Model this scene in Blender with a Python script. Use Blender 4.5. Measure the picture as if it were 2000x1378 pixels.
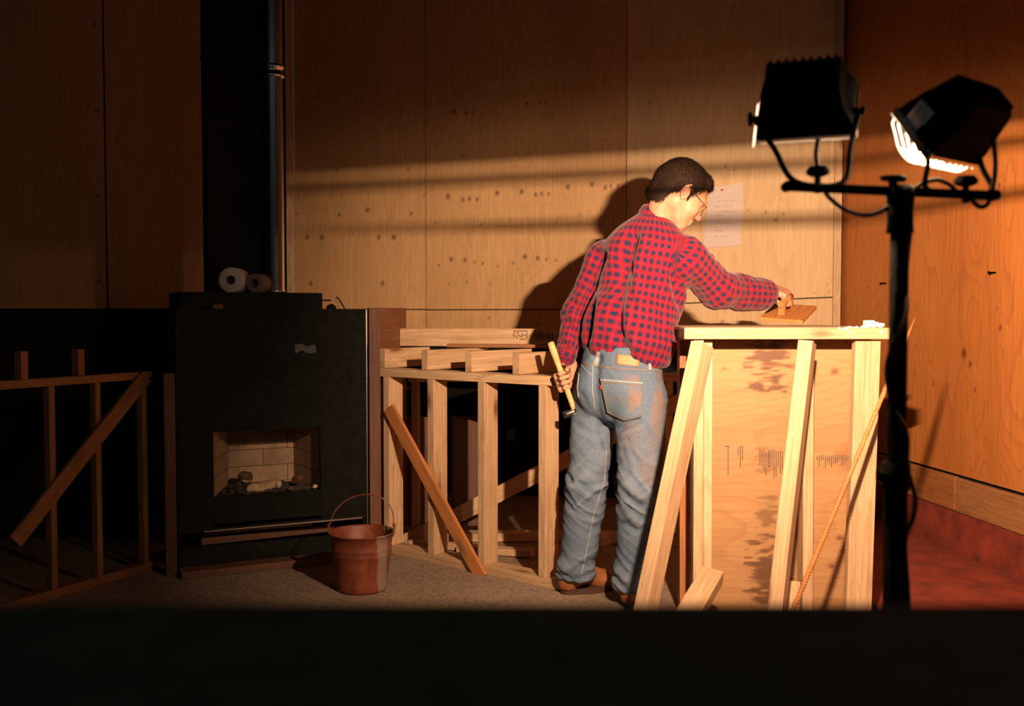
import bpy, bmesh, math, random
import numpy as np
from mathutils import Vector, Matrix
from mathutils.bvhtree import BVHTree

for o in list(bpy.data.objects): bpy.data.objects.remove(o)
C = bpy.context.scene.collection
sc = bpy.context.scene

# ------------------------------------------------------------------ camera, world, exposure
EYE = 1.11
PITCH = math.radians(2.27)
FPX = 2000*35/36
cd = bpy.data.cameras.new('camera'); cam = bpy.data.objects.new('camera', cd); C.objects.link(cam)
cd.lens = 35; cd.sensor_width = 36; cd.clip_start = .02
cam.location = (0, 0, EYE); cam.rotation_euler = (math.pi/2-PITCH, 0, 0)
cd.dof.use_dof = True; cd.dof.focus_distance = 4.0; cd.dof.aperture_fstop = 2.8
sc.camera = cam
w = bpy.data.worlds.new('world'); sc.world = w; w.use_nodes = True
w.node_tree.nodes['Background'].inputs[0].default_value = (.80, 1.0, .88, 1)
w.node_tree.nodes['Background'].inputs[1].default_value = .07
sc.view_settings.view_transform = 'Standard'; sc.view_settings.look = 'None'
sc.view_settings.gamma = 1; sc.view_settings.exposure = 0.0
sc.view_settings.use_curve_mapping = False

LEFT_LAMP_W = 230.0
RIGHT_LAMP_W = 6.0
SOFT = .22
LAMP_COL = (1.0, .66, .41)

# ------------------------------------------------------------------ measuring
FWD = np.array([0, math.cos(PITCH), -math.sin(PITCH)]); UPV = np.array([0, math.sin(PITCH), math.cos(PITCH)])
def ray(px, py):
    return np.array([(px-1000)/FPX, 0, 0]) + UPV*((689-py)/FPX) + FWD
def W(px, py, Y):
    d = ray(px, py); return Vector(d*(Y/d[1])) + Vector((0, 0, EYE))
def WP(px, py, p, n):          # onto a plane
    d = Vector(ray(px, py)); e = Vector((0, 0, EYE))
    return e + d*((Vector(p)-e).dot(n)/d.dot(n))
def PX(P):                     # project an array of points
    P = np.asarray(P, float)-np.array([0, 0, EYE]); z = P@FWD
    return 1000+FPX*P[:, 0]/z, 689-FPX*(P@UPV)/z

# ------------------------------------------------------------------ object helpers
ORG = {}
def tag(o, label=None, cat=None, group=None, kind=None):
    if label: o['label'] = label
    if cat: o['category'] = cat
    if group: o['group'] = group
    if kind: o['kind'] = kind
    return o
def empty(name, loc, label, cat, group=None):
    o = bpy.data.objects.new(name, None); C.objects.link(o); o.location = loc
    o.empty_display_size = .1
    ORG[o] = Vector(loc); return tag(o, label, cat, group)
WM = {}   # world matrices
def place(name, me, mat, parent, M):
    o = bpy.data.objects.new(name, me); C.objects.link(o)
    if mat is not None and not me.materials: me.materials.append(mat)
    if parent is not None:
        o.parent = parent; o.matrix_local = wm(parent).inverted() @ M
    else: o.matrix_local = M
    WM[o] = M.copy(); return o
def wm(o):
    return WM[o] if o in WM else Matrix.Translation(ORG[o])
def mesh_from(name, verts, faces, smooth=False):
    me = bpy.data.meshes.new(name)
    me.from_pydata([tuple(v) for v in verts], [], [tuple(f) for f in faces]); me.update()
    if smooth: me.shade_smooth()
    return me
def obj_world(name, verts, faces, mat, parent=None, origin=None, smooth=False):
    """verts in world coordinates; the object's origin goes to `origin`"""
    org = Vector(origin) if origin is not None else (wm(parent).translation.copy() if parent is not None else Vector((0, 0, 0)))
    V = np.asarray(verts, float)-np.array(org)
    return place(name, mesh_from(name, V.tolist(), faces, smooth), mat, parent, Matrix.Translation(org))
def bm_obj(name, bm, mat, parent=None, M=None, smooth=False):
    bmesh.ops.recalc_face_normals(bm, faces=bm.faces)
    me = bpy.data.meshes.new(name); bm.to_mesh(me); bm.free()
    if smooth: me.shade_smooth()
    return place(name, me, mat, parent, M if M is not None else (wm(parent).copy() if parent is not None else Matrix.Identity(4)))
def frame(p0, p1, wdir):
    x = (Vector(p1)-Vector(p0)).normalized(); wd = Vector(wdir)
    y = (wd-x*wd.dot(x)).normalized(); z = x.cross(y)
    return x, y, z
def box_bm(sx, sy, sz, bev=.002, seg=2, bm=None, M=None):
    b = bm or bmesh.new()
    r = bmesh.ops.create_cube(b, size=1)
    vs = r['verts']
    for v in vs: v.co = Vector((v.co.x*sx, v.co.y*sy, v.co.z*sz))
    if bev > 0:
        es = list({e for v in vs for e in v.link_edges})
        rr = bmesh.ops.bevel(b, geom=es, offset=bev, segments=seg, affect='EDGES', profile=.6)
        vs = list({v for f in rr['faces'] for v in f.verts} | {v for v in vs if v.is_valid})
    if M is not None: bmesh.ops.transform(b, matrix=M, verts=vs)
    return b
def board(name, p0, p1, w, t, wdir, mat, parent=None, bev=.0025, warp=0.0, seed=0):
    """a piece of lumber from p0 to p1; w along wdir, t across it"""
    p0 = Vector(p0); p1 = Vector(p1); x, y, z = frame(p0, p1, wdir)
    L = (p1-p0).length
    bm = box_bm(L, w, t, bev)
    if warp:
        n = max(4, int(L/.12)); rnd = random.Random(seed)
        for i in range(1, n):
            c = -L/2+L*i/n
            g = bm.verts[:]+bm.edges[:]+bm.faces[:]
            bmesh.ops.bisect_plane(bm, geom=g, plane_co=(c, 0, 0), plane_no=(1, 0, 0))
        a, b = rnd.uniform(-1, 1), rnd.uniform(-1, 1)
        for v in bm.verts:
            s = v.co.x/L
            v.co.y += warp*a*(.25-s*s)*2; v.co.z += warp*b*(.25-s*s)*2
    M = Matrix.Translation((p0+p1)/2) @ Matrix((x, y, z)).transposed().to_4x4()
    return bm_obj(name, bm, mat, parent, M)
def tube_bm(pts, r, n=10, bm=None, caps=True, r2=None):
    b = bm or bmesh.new(); pts = [Vector(p) for p in pts]; rings = []
    up = Vector((0, 0, 1))
    t0 = (pts[1]-pts[0]).normalized()
    if abs(t0.dot(up)) > .95: up = Vector((0, 1, 0))
    nrm = (up-t0*up.dot(t0)).normalized()
    for i, p in enumerate(pts):
        a = pts[max(0, i-1)]; c = pts[min(len(pts)-1, i+1)]
        t = (c-a).normalized(); nrm = (nrm-t*nrm.dot(t)).normalized(); bn = t.cross(nrm)
        rr = r[i] if isinstance(r, (list, tuple)) else r
        rings.append([b.verts.new(p+(nrm*math.cos(2*math.pi*k/n)+bn*math.sin(2*math.pi*k/n))*rr) for k in range(n)])
    for i in range(len(rings)-1):
        for k in range(n):
            f = b.faces.new((rings[i][k], rings[i][(k+1) % n], rings[i+1][(k+1) % n], rings[i+1][k])); f.smooth = True
    if caps:
        b.faces.new(rings[0][::-1]); b.faces.new(rings[-1])
    return b
def tube(name, pts, r, mat, parent=None, n=10, origin=None):
    """pts in world coordinates"""
    org = Vector(origin) if origin is not None else (wm(parent).translation if parent is not None else Vector(pts[0]))
    bm = tube_bm([Vector(p)-org for p in pts], r, n)
    return bm_obj(name, bm, mat, parent, Matrix.Translation(org))
def arc(p, q, sag, n=14):
    p = Vector(p); q = Vector(q); s = Vector(sag)
    return [p.lerp(q, i/n)+s*(4*(i/n)*(1-i/n)) for i in range(n+1)]
def spline(pts, n=8):
    pts = [Vector(p) for p in pts]; out = []
    P = [pts[0]*2-pts[1]]+pts+[pts[-1]*2-pts[-2]]
    for i in range(1, len(P)-2):
        for k in range(n):
            t = k/n
            out.append(.5*((2*P[i])+(P[i+1]-P[i-1])*t+(2*P[i-1]-5*P[i]+4*P[i+1]-P[i+2])*t*t+(3*P[i]-P[i-1]-3*P[i+1]+P[i+2])*t**3))
    return out+[pts[-1]]
def lathe_bm(prof, n=40, bm=None):
    b = bm or bmesh.new(); rings = []
    for r, z in prof:
        rings.append([b.verts.new((r*math.cos(2*math.pi*k/n), r*math.sin(2*math.pi*k/n), z)) for k in range(n)])
    for i in range(len(rings)-1):
        for k in range(n):
            f = b.faces.new((rings[i][k], rings[i][(k+1) % n], rings[i+1][(k+1) % n], rings[i+1][k])); f.smooth = True
    return b

# ------------------------------------------------------------------ numpy noise
def vn3(P, seed=0):
    P = np.asarray(P, float); i = np.floor(P).astype(np.int64); f = P-i; f = f*f*(3-2*f)
    def h(x, y, z):
        n = (x*374761393+y*668265263+z*2147483647+seed*974711) & 0xffffffff
        n = ((n ^ (n >> 13))*1274126177) & 0xffffffff
        n = (n ^ (n >> 16)) & 0xffffffff
        return n/4294967295.0
    r = 0
    for dx in (0, 1):
        for dy in (0, 1):
            for dz in (0, 1):
                wgt = (f[..., 0] if dx else 1-f[..., 0])*(f[..., 1] if dy else 1-f[..., 1])*(f[..., 2] if dz else 1-f[..., 2])
                r = r+wgt*h(i[..., 0]+dx, i[..., 1]+dy, i[..., 2]+dz)
    return r*2-1
def fbm(P, seed=0, o=3):
    r = 0; a = 1; t = 0
    for k in range(o):
        r = r+a*vn3(np.asarray(P)*2**k+17.3*k, seed+k); t += a; a *= .5
    return r/t

# ------------------------------------------------------------------ materials
def newmat(name):
    m = bpy.data.materials.new(name); m.use_nodes = True
    nt = m.node_tree; b = nt.nodes['Principled BSDF']; return m, nt, b
def N(nt, t, **k):
    n = nt.nodes.new(t)
    for a, v in k.items():
        if a.startswith('i_'):
            n.inputs[int(a[2:])].default_value = v
        else: setattr(n, a, v)
    return n
def ramp(nt, src, stops):
    r = nt.nodes.new('ShaderNodeValToRGB'); e = r.color_ramp.elements
    while len(e) > 1: e.remove(e[0])
    e[0].position = stops[0][0]; e[0].color = (*stops[0][1], 1)
    for p, c in stops[1:]:
        x = e.new(p); x.color = (*c, 1)
    nt.links.new(src, r.inputs[0]); return r.outputs[0]
def mix(nt, f, a, b, mode='MIX'):
    m = nt.nodes.new('ShaderNodeMix'); m.data_type = 'RGBA'; m.blend_type = mode
    for s, v in ((0, f), (6, a), (7, b)):
        if isinstance(v, (int, float)): m.inputs[s].default_value = v
        elif isinstance(v, tuple): m.inputs[s].default_value = (*v, 1)
        else: nt.links.new(v, m.inputs[s])
    return m.outputs[2]
def math_(nt, op, a, b=0.0, c=None):
    m = nt.nodes.new('ShaderNodeMath'); m.operation = op
    for s, v in enumerate((a, b, c)):
        if v is None: continue
        if isinstance(v, (int, float)): m.inputs[s].default_value = v
        else: nt.links.new(v, m.inputs[s])
    return m.outputs[0]
def bump(nt, b, h, s=.3, d=.002):
    n = nt.nodes.new('ShaderNodeBump'); n.inputs['Strength'].default_value = s; n.inputs['Distance'].default_value = d
    nt.links.new(h, n.inputs['Height']); nt.links.new(n.outputs[0], b.inputs['Normal'])
def coords(nt, scale, kind='Object', rnd=True):
    tc = nt.nodes.new('ShaderNodeTexCoord'); mp = nt.nodes.new('ShaderNodeMapping')
    mp.inputs['Scale'].default_value = scale
    nt.links.new(tc.outputs[kind], mp.inputs[0])
    if rnd:
        oi = nt.nodes.new('ShaderNodeObjectInfo'); v = math_(nt, 'MULTIPLY', oi.outputs['Random'], 37.0)
        cb = nt.nodes.new('ShaderNodeCombineXYZ')
        for k in range(3): nt.links.new(v, cb.inputs[k])
        nt.links.new(cb.outputs[0], mp.inputs['Location'])
    return mp.outputs[0]
def noise(nt, vec, scale=1, detail=3, rough=.5, dist=0):
    n = nt.nodes.new('ShaderNodeTexNoise'); n.inputs['Scale'].default_value = scale
    n.inputs['Detail'].default_value = detail; n.inputs['Roughness'].default_value = rough; n.inputs['Distortion'].default_value = dist
    nt.links.new(vec, n.inputs['Vector']); return n.outputs['Fac']
def plain(name, col, rough=.6, metal=0, var=.15, nscale=30, bs=.15):
    m, nt, b = newmat(name); v = coords(nt, (1, 1, 1))
    f = noise(nt, v, nscale, 4, .6)
    dark = tuple(c*(1-var) for c in col); light = tuple(min(1, c*(1+var)) for c in col)
    nt.links.new(ramp(nt, f, [(.3, dark), (.7, light)]), b.inputs['Base Color'])
    b.inputs['Roughness'].default_value = rough; b.inputs['Metallic'].default_value = metal
    if bs: bump(nt, b, f, bs, .001)
    return m
def lumber(name, c0, c1, knot=(.20, .08, .03), rough=.7, knots=.17):
    m, nt, b = newmat(name)
    v = coords(nt, (.9, 15, 15)); v2 = coords(nt, (4, 90, 90)); v3 = coords(nt, (3.1, 9.0, 9.0))
    g = noise(nt, v, 1, 4, .55, 1.2)
    rings = math_(nt, 'FRACT', math_(nt, 'MULTIPLY', g, 7.0))
    base = mix(nt, math_(nt, 'MULTIPLY', rings, .7), c1, c0)
    fine = noise(nt, v2, 1, 3, .6)
    base = mix(nt, .35, base, ramp(nt, fine, [(.35, tuple(x*.7 for x in c0)), (.65, c1)]))
    vo = nt.nodes.new('ShaderNodeTexVoronoi'); nt.links.new(v3, vo.inputs['Vector']); vo.inputs['Scale'].default_value = 1.0
    k = ramp(nt, vo.outputs['Distance'], [(knots*.45, (1, 1, 1)), (knots, (.25, .25, .25)), (knots*1.7, (0, 0, 0))])
    base = mix(nt, k, base, knot)
    oi = nt.nodes.new('ShaderNodeObjectInfo')
    tint = ramp(nt, oi.outputs['Random'], [(0, (.82, .78, .74)), (1, (1.08, 1.06, 1.05))])
    base = mix(nt, 1.0, base, tint, 'MULTIPLY')
    dirt = noise(nt, coords(nt, (3, 12, 12)), 1, 5, .7)
    base = mix(nt, ramp(nt, dirt, [(.56, (0, 0, 0)), (.75, (.55, .55, .55))]), base, tuple(x*.55 for x in c0))
    nt.links.new(base, b.inputs['Base Color']); b.inputs['Roughness'].default_value = rough
    bump(nt, b, fine, .25, .0015); return m
def plymat(name, c0, c1, knot=(.13, .05, .02), freq=9.0, fine_scale=(90, 90, 5), line=.45, stain=None):
    m, nt, b = newmat(name)
    at = nt.nodes.new('ShaderNodeAttribute'); at.attribute_name = 'phase'
    ak = nt.nodes.new('ShaderNodeAttribute'); ak.attribute_name = 'knot'
    v2 = coords(nt, fine_scale, rnd=False)
    fine = noise(nt, v2, 1, 4, .6)
    ph = math_(nt, 'ADD', at.outputs['Fac'], math_(nt, 'MULTIPLY', fine, .05))
    fr = math_(nt, 'FRACT', math_(nt, 'MULTIPLY', ph, freq))
    ln = ramp(nt, fr, [(0, (0, 0, 0)), (.7, (.25, .25, .25)), (.93, (1, 1, 1)), (1, (0, 0, 0))])
    base = mix(nt, math_(nt, 'MULTIPLY', ln, line), c1, c0)
    base = mix(nt, .4, base, ramp(nt, fine, [(.3, tuple(x*.75 for x in c0)), (.7, c1)]))
    big = noise(nt, coords(nt, tuple(x*.025 for x in fine_scale), rnd=False), 1, 3, .5)
    base = mix(nt, ramp(nt, big, [(.35, (.35, .35, .35)), (.65, (0, 0, 0))]), base, tuple(x*.8 for x in c0))
    base = mix(nt, ak.outputs['Fac'], base, knot)
    if stain:
        a3 = nt.nodes.new('ShaderNodeAttribute'); a3.attribute_name = 'stain'
        base = mix(nt, a3.outputs['Fac'], base, stain)
    nt.links.new(base, b.inputs['Base Color']); b.inputs['Roughness'].default_value = .62
    bump(nt, b, fine, .2, .001); return m

M_LUM = lumber('pale_lumber', (.38, .215, .10), (.60, .42, .26))
M_LUM_DARK = lumber('dark_lumber', (.22, .085, .028), (.36, .16, .06))
M_LUM_RED = lumber('red_brown_lath', (.30, .10, .025), (.46, .18, .05))
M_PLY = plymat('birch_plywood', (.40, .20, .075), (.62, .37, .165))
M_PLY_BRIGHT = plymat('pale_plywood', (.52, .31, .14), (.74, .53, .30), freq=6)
M_PLY_FIR = plymat('orange_fir_plywood', (.34, .085, .018), (.56, .20, .045), knot=(.12, .03, .01), freq=8, line=.6)
M_PLY_PANEL = plymat('construction_plywood', (.28, .12, .04), (.39, .22, .10), freq=7, fine_scale=(5, 90, 90), stain=(.10, .04, .015), line=.6)
M_PLY_RED = plain('shaded_red_plywood', (.20, .028, .012), .8, 0, .4, 9)  # shadowed deep red put straight into the plywood colour
M_BLACK = plain('black_painted_steel', (.003, .0035, .003), .8, 0, .3, 40, .1)
M_SOOT_SHADE = plain('soot_and_shade_black', (.010, .010, .009), .95, 0, .3, 25, .2)  # sooty steel; the same black stands in for shade on the low slab
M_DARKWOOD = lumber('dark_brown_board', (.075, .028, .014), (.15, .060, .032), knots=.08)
M_TABLE = plain('black_table_paint', (.10, .15, .13), .9, 0, .2, 30, .1)
for m_ in (M_BLACK, M_SOOT_SHADE, M_TABLE): m_.node_tree.nodes['Principled BSDF'].inputs['Specular IOR Level'].default_value = .06
M_CONC = None
# ------------------------------------------------------------------ plywood sheets with drawn grain
def ply(name, O, U, V, wd, zb, zt, mat, knots=(), grain='v', res=.012, thick=.014, seed=0, parent=None, stains=(), warpamt=1.0):
    """sheet from O along U (width) and V; zb / zt = (left, right) lower / upper v; knots (u, v, r)"""
    O = np.array(O, float); U = np.array(U, float); V = np.array(V, float); Nn = np.cross(U, V); Nn /= np.linalg.norm(Nn)
    nu = max(2, int(wd/res)); nv = max(2, int((max(zt)-min(zb))/res))
    a = np.linspace(0, 1, nu+1); b = np.linspace(0, 1, nv+1); A, B = np.meshgrid(a, b, indexing='ij')
    u = A*wd; lo = zb[0]+(zb[1]-zb[0])*A; hi = zt[0]+(zt[1]-zt[0])*A; v = lo+(hi-lo)*B
    P = O+u[..., None]*U+v[..., None]*V
    g, l = (u, v) if grain == 'v' else (v, u)      # across / along the grain
    ph = 1.3*fbm(np.stack([g*2.3, l*.55, g*0+seed*3.1], -1), seed, 3)*warpamt+g*1.1+.35*vn3(np.stack([g*7, l*1.3, g*0+9], -1), seed+5)
    kn = np.zeros_like(u)
    for q in knots:
        ku, kv, r = q; dg = (u-ku) if grain == 'v' else (v-kv); dl = (v-kv) if grain == 'v' else (u-ku)
        near = (abs(dg) < .15) & (abs(dl) < .4)
        ph = ph+np.where(near, .22*np.exp(-(dg/(r*2.4))**2-(dl/(r*6))**2), 0)
        kn = np.maximum(kn, np.exp(-((dg/(r*.85))**2+(dl/(r*1.15))**2)**1.6))
    st = np.zeros_like(u)
    for (su, sv, ru, rv, amt) in stains:
        q = ((u-su)/ru)**2+((v-sv)/rv)**2
        n = fbm(np.stack([u*9, v*38, u*0+seed], -1), seed+31, 4)+.5*vn3(np.stack([u*30, v*150, u*0], -1), 77)
        st = np.maximum(st, amt*np.clip((1.15-q+n*2.6)*1.1, 0, 1)*np.clip((2.6-q)*2, 0, 1))
    n1 = nv+1; idx = np.arange((nu+1)*n1).reshape(nu+1, n1)
    F = np.stack([idx[:-1, :-1], idx[1:, :-1], idx[1:, 1:], idx[:-1, 1:]], -1).reshape(-1, 4)
    Vt = P.reshape(-1, 3); k0 = len(Vt)
    c = [P[0, 0], P[-1, 0], P[-1, -1], P[0, -1]]
    back = [q-Nn*thick for q in c]
    rim = [list(idx[:, 0]), list(idx[-1, :]), list(idx[::-1, -1]), list(idx[0, ::-1])]
    Vt = np.vstack([Vt, back]); faces = F.tolist()
    for s in range(4):
        faces.append([k0+s, k0+(s+1) % 4]+[int(x) for x in rim[s][::-1]])
    faces.append([k0+3, k0+2, k0+1, k0])
    org = np.array(wm(parent).translation) if parent is not None else O
    me = mesh_from(name, (Vt-org).tolist(), faces)
    for nm, arr in (('phase', ph), ('knot', kn), ('stain', st)):
        at = me.attributes.new(nm, 'FLOAT', 'POINT'); d = np.zeros(len(Vt)); d[:k0] = arr.ravel()
        at.data.foreach_set('value', d.astype(np.float32))
    return place(name, me, mat, parent, Matrix.Translation(Vector(org)))

# ------------------------------------------------------------------ the room
ZV = Vector((0, 0, 1))
P0 = Vector((-1.356, 6.246, 0)); BD = Vector((.9883, -.1527, 0)); BN = Vector((-.1527, -.9883, 0))
CORNER = P0+BD*3.30
RD = Vector((.12, -1, 0)).normalized(); RN = Vector((-1, -.12, 0)).normalized()
LD = Vector((-.95, -.31, 0)).normalized(); LN = Vector((.31, -.95, 0)).normalized()

m, nt, b = newmat('dusty_concrete')
v = coords(nt, (1, 1, 1), rnd=False); f1 = noise(nt, v, 3, 5, .6, .5); f2 = noise(nt, v, 55, 5, .75)
base = ramp(nt, f1, [(.3, (.16, .105, .075)), (.7, (.30, .21, .15))])
base = mix(nt, .55, base, ramp(nt, f2, [(.35, (.08, .045, .03)), (.62, (.38, .27, .2))]))
nt.links.new(base, b.inputs['Base Color']); b.inputs['Roughness'].default_value = .9
bump(nt, b, f2, .6, .004); M_CONC = m

def slab(name, lo, hi, mat, **k):
    lo, hi = Vector(lo), Vector(hi)
    o = bm_obj(name, box_bm(*(hi-lo), 0), mat, None, Matrix.Translation((lo+hi)/2)); tag(o, kind='structure', **k); return o
slab('floor', (-5, -1.5, -.1), (4, 7.2, 0), M_CONC)
slab('ceiling', (-5, -1.5, 3.5), (4, 7.2, 3.6), M_SOOT_SHADE)

def wall(name, A, D, Nn, L, mat):
    A = Vector(A)-Nn*.015; me = []
    for s in (0, L):
        for t in (0, .12):
            for z in (0, 3.5): me.append(A+D*s-Nn*t+ZV*z)
    F = [(0, 1, 3, 2), (4, 6, 7, 5), (0, 4, 5, 1), (2, 3, 7, 6), (0, 2, 6, 4), (1, 5, 7, 3)]
    o = obj_world(name, me, F, mat, None, A); bmx = bmesh.new(); bmx.from_mesh(o.data); bmesh.ops.recalc_face_normals(bmx, faces=bmx.faces); bmx.to_mesh(o.data); bmx.free()
    return tag(o, kind='structure')
wb = wall('wall_back', P0+BN*0, BD, BN, 3.42, M_SOOT_SHADE)
wr = wall('wall_right', CORNER+RN*0, RD, RN, 6.6, M_SOOT_SHADE)
wl = wall('wall_left', P0, LD, LN, 3.6, M_SOOT_SHADE)
slab('wall_side', (-4.75, -1.5, 0), (-4.65, 5.2, 3.5), M_SOOT_SHADE)

def on_back(px, py):
    p = WP(px, py, P0, BN)-P0; return p.dot(BD), p.z
def kb(px, py, r, u0): 
    u, z = on_back(px, py); return (u-u0, z, r)
S1 = [(657, 331, 8), (797, 330, 8), (662, 419, 11), (718, 410, 14), (803, 417, 10), (600, 463, 14), (629, 463, 15), (740, 463, 13), (769, 463, 16), (607, 553, 14), (747, 553, 14), (580, 418, 8), (720, 382, 5), (783, 381, 5), (626, 310, 4), (768, 310, 5), (689, 457, 5), (828, 382, 5)]
S2 = [(875, 383, 15), (904, 390, 13), (917, 388, 12), (932, 389, 11), (971, 377, 15), (1019, 374, 15), (1046, 380, 12), (1058, 378, 11), (1072, 378, 10), (1109, 365, 15), (1156, 360, 14), (1182, 366, 13), (1193, 363, 11), (1207, 362, 10),
      (857, 518, 8), (881, 506, 14), (908, 508, 12), (926, 512, 7), (943, 514, 9), (972, 520, 6), (1002, 513, 8), (1025, 501, 15), (1050, 504, 13), (1067, 506, 8), (1086, 508, 8), (1111, 514, 6), (939, 439, 8), (851, 435, 6), (996, 428, 6), (954, 439, 5), (1134, 418, 5),
      (877, 556, 5), (912, 551, 7), (957, 554, 7), (886, 218, 14), (911, 220, 12), (925, 220, 11), (940, 223, 8), (1029, 202, 13), (1054, 200, 10), (1066, 200, 9), (903, 304, 8), (1046, 291, 7), (1182, 272, 6), (1021, 551, 5)]
S3 = [(1268, 202, 8), (1435, 331, 6), (1515, 428, 9), (1495, 415, 6), (1617, 555, 5), (1590, 572, 5), (1530, 418, 5), (1417, 324, 5), (1620, 570, 4), (1545, 480, 5), (1462, 410, 6)]
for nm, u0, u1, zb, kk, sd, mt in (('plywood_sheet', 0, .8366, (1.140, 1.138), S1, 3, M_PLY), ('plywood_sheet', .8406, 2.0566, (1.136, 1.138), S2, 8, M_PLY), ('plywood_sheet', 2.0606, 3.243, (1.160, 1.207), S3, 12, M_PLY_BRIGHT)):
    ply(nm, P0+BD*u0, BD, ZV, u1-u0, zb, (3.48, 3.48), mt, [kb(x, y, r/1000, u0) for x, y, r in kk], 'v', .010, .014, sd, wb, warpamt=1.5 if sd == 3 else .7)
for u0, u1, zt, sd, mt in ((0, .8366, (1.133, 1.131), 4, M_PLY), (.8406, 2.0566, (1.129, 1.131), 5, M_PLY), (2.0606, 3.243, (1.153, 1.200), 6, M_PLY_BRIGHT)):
    ply('lower_board', P0+BD*u0, BD, ZV, u1-u0, (.92, .92), zt, mt, [(random.Random(sd+i).random()*(u1-u0), .95+random.Random(sd*7+i).random()*.2, .006) for i in range(9)], 'v', .015, .014, sd, wb, warpamt=.7)
tr = board('trim_1', CORNER+BD*-.036+BN*.012+ZV*.92, CORNER+BD*-.036+BN*.012+ZV*3.48, .042, .02, BD, M_LUM); tag(tr, kind='structure')

# right wall: orange fir plywood above, a plank strip, red sheet below
def on_right(px, py):
    p = WP(px, py, CORNER, RN)-CORNER; return p.dot(RD), p.z
kr = [on_right(x, y)+(r,) for x, y, r in ((1890, 690, .022), (1903, 712, .013), (1830, 750, .010), (1912, 762, .010), (1955, 600, .006), (1960, 360, .01), (1962, 640, .012), (1700, 560, .005), (1925, 560, .005), (1800, 470, .004))]
ply('plywood_sheet', CORNER+RD*-.03, RD, ZV, 2.465, (.372, .372), (3.48, 3.48), M_PLY_FIR, kr, 'v', .011, .014, 21, wr, warpamt=1.3)
ply('plywood_sheet', CORNER+RD*2.44, RD, ZV, 2.43, (.372, .372), (3.48, 3.48), M_PLY_FIR, [], 'v', .02, .014, 22, wr)
sA = CORNER+RN*.004
board('baseboard_plank', sA+RD*.01+ZV*.283, sA+RD*1.20+ZV*.283, .155, .022, ZV, M_LUM_RED, wr)
board('baseboard_plank', sA+RD*1.21+ZV*.281, sA+RD*3.2+ZV*.281, .155, .022, ZV, M_LUM_DARK, wr)
o = obj_world('lower_panel', [tuple(sA+RD*s+RN*t+ZV*z) for s in (.01, 5.0) for t in (0, .01) for z in (0, .2)], [(0, 1, 3, 2), (4, 6, 7, 5), (0, 4, 5, 1), (2, 3, 7, 6), (0, 2, 6, 4), (1, 5, 7, 3)], M_PLY_RED, wr)
# two screws on the right wall
for i, (x, y) in enumerate(((1731, 553), (1945, 532))):
    p = WP(x, y, CORNER, RN); 
    o = tube('wall_nail', [p-RN*.01, p+RN*.03, p+RN*.034], [.0035, .0035, .0075], M_BLACK, None, 8, p)
    tag(o, ('dark nail sticking out of the orange wall just left of the stand pole', 'dark nail sticking out of the orange wall far right of the stand pole')[i], 'nail', 'nails in the right wall')
# a faint vertical stud at the left end of the back wall plywood and the left wall sheet
t2 = board('trim_2', P0+LD*.03+LN*.02+ZV*1.0, P0+LD*.03+LN*.02+ZV*3.48, .05, .02, LD, M_LUM); tag(t2, kind='structure')
ply('plywood_sheet', P0+LD*3.0, -LD, ZV, 1.90, (1.0, 1.0), (3.48, 3.48), M_PLY, [(1.86, 1.3+.5*i, .008) for i in range(4)], 'v', .02, .014, 31, wl)
ply('plywood_sheet', P0+LD*1.09, -LD, ZV, .98, (1.0, 1.0), (3.48, 3.48), M_PLY, [], 'v', .02, .014, 33, wl)

# red-brown plywood lying on the floor along the right wall
q = [Vector((1.36, 5.3, .002)), Vector((1.36, 3.0, .002)), CORNER+RN*.03+RD*2.9, CORNER+RN*.03+RD*.45]
bmq = bmesh.new(); lo = [bmq.verts.new((p.x, p.y, .001)) for p in q]; hi = [bmq.verts.new((p.x, p.y, .019)) for p in q]
bmq.faces.new(lo[::-1]); bmq.faces.new(hi)
for i in range(4): bmq.faces.new((lo[i], lo[(i+1) % 4], hi[(i+1) % 4], hi[i]))
o = bm_obj('floor_plywood', bmq, M_PLY_RED, None, Matrix.Identity(4)); tag(o, 'dark red plywood sheet lying on the floor along the right wall', 'plywood sheet')

# ------------------------------------------------------------------ foreground worktable (out of focus, unlit)
ft = empty('worktable', (0, .35, 0), 'unlit black table across the bottom foreground, out of focus', 'table')
yf = .66; zt = W(1000, 1176, yf).z
board('tabletop', (-1.3, yf-.31, zt-.02), (1.3, yf-.31, zt-.02), .62, .04, (0, 1, 0), M_TABLE, ft, .004)
board('apron', (-1.2, yf-.05, zt-.085), (1.2, yf-.05, zt-.085), .09, .02, (0, 0, 1), M_TABLE, ft)
for x in (-1.2, 1.2):
    for y in (yf-.58, yf-.06): board('leg', (x, y, 0), (x, y, zt-.04), .06, .06, (1, 0, 0), M_TABLE, ft)

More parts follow.
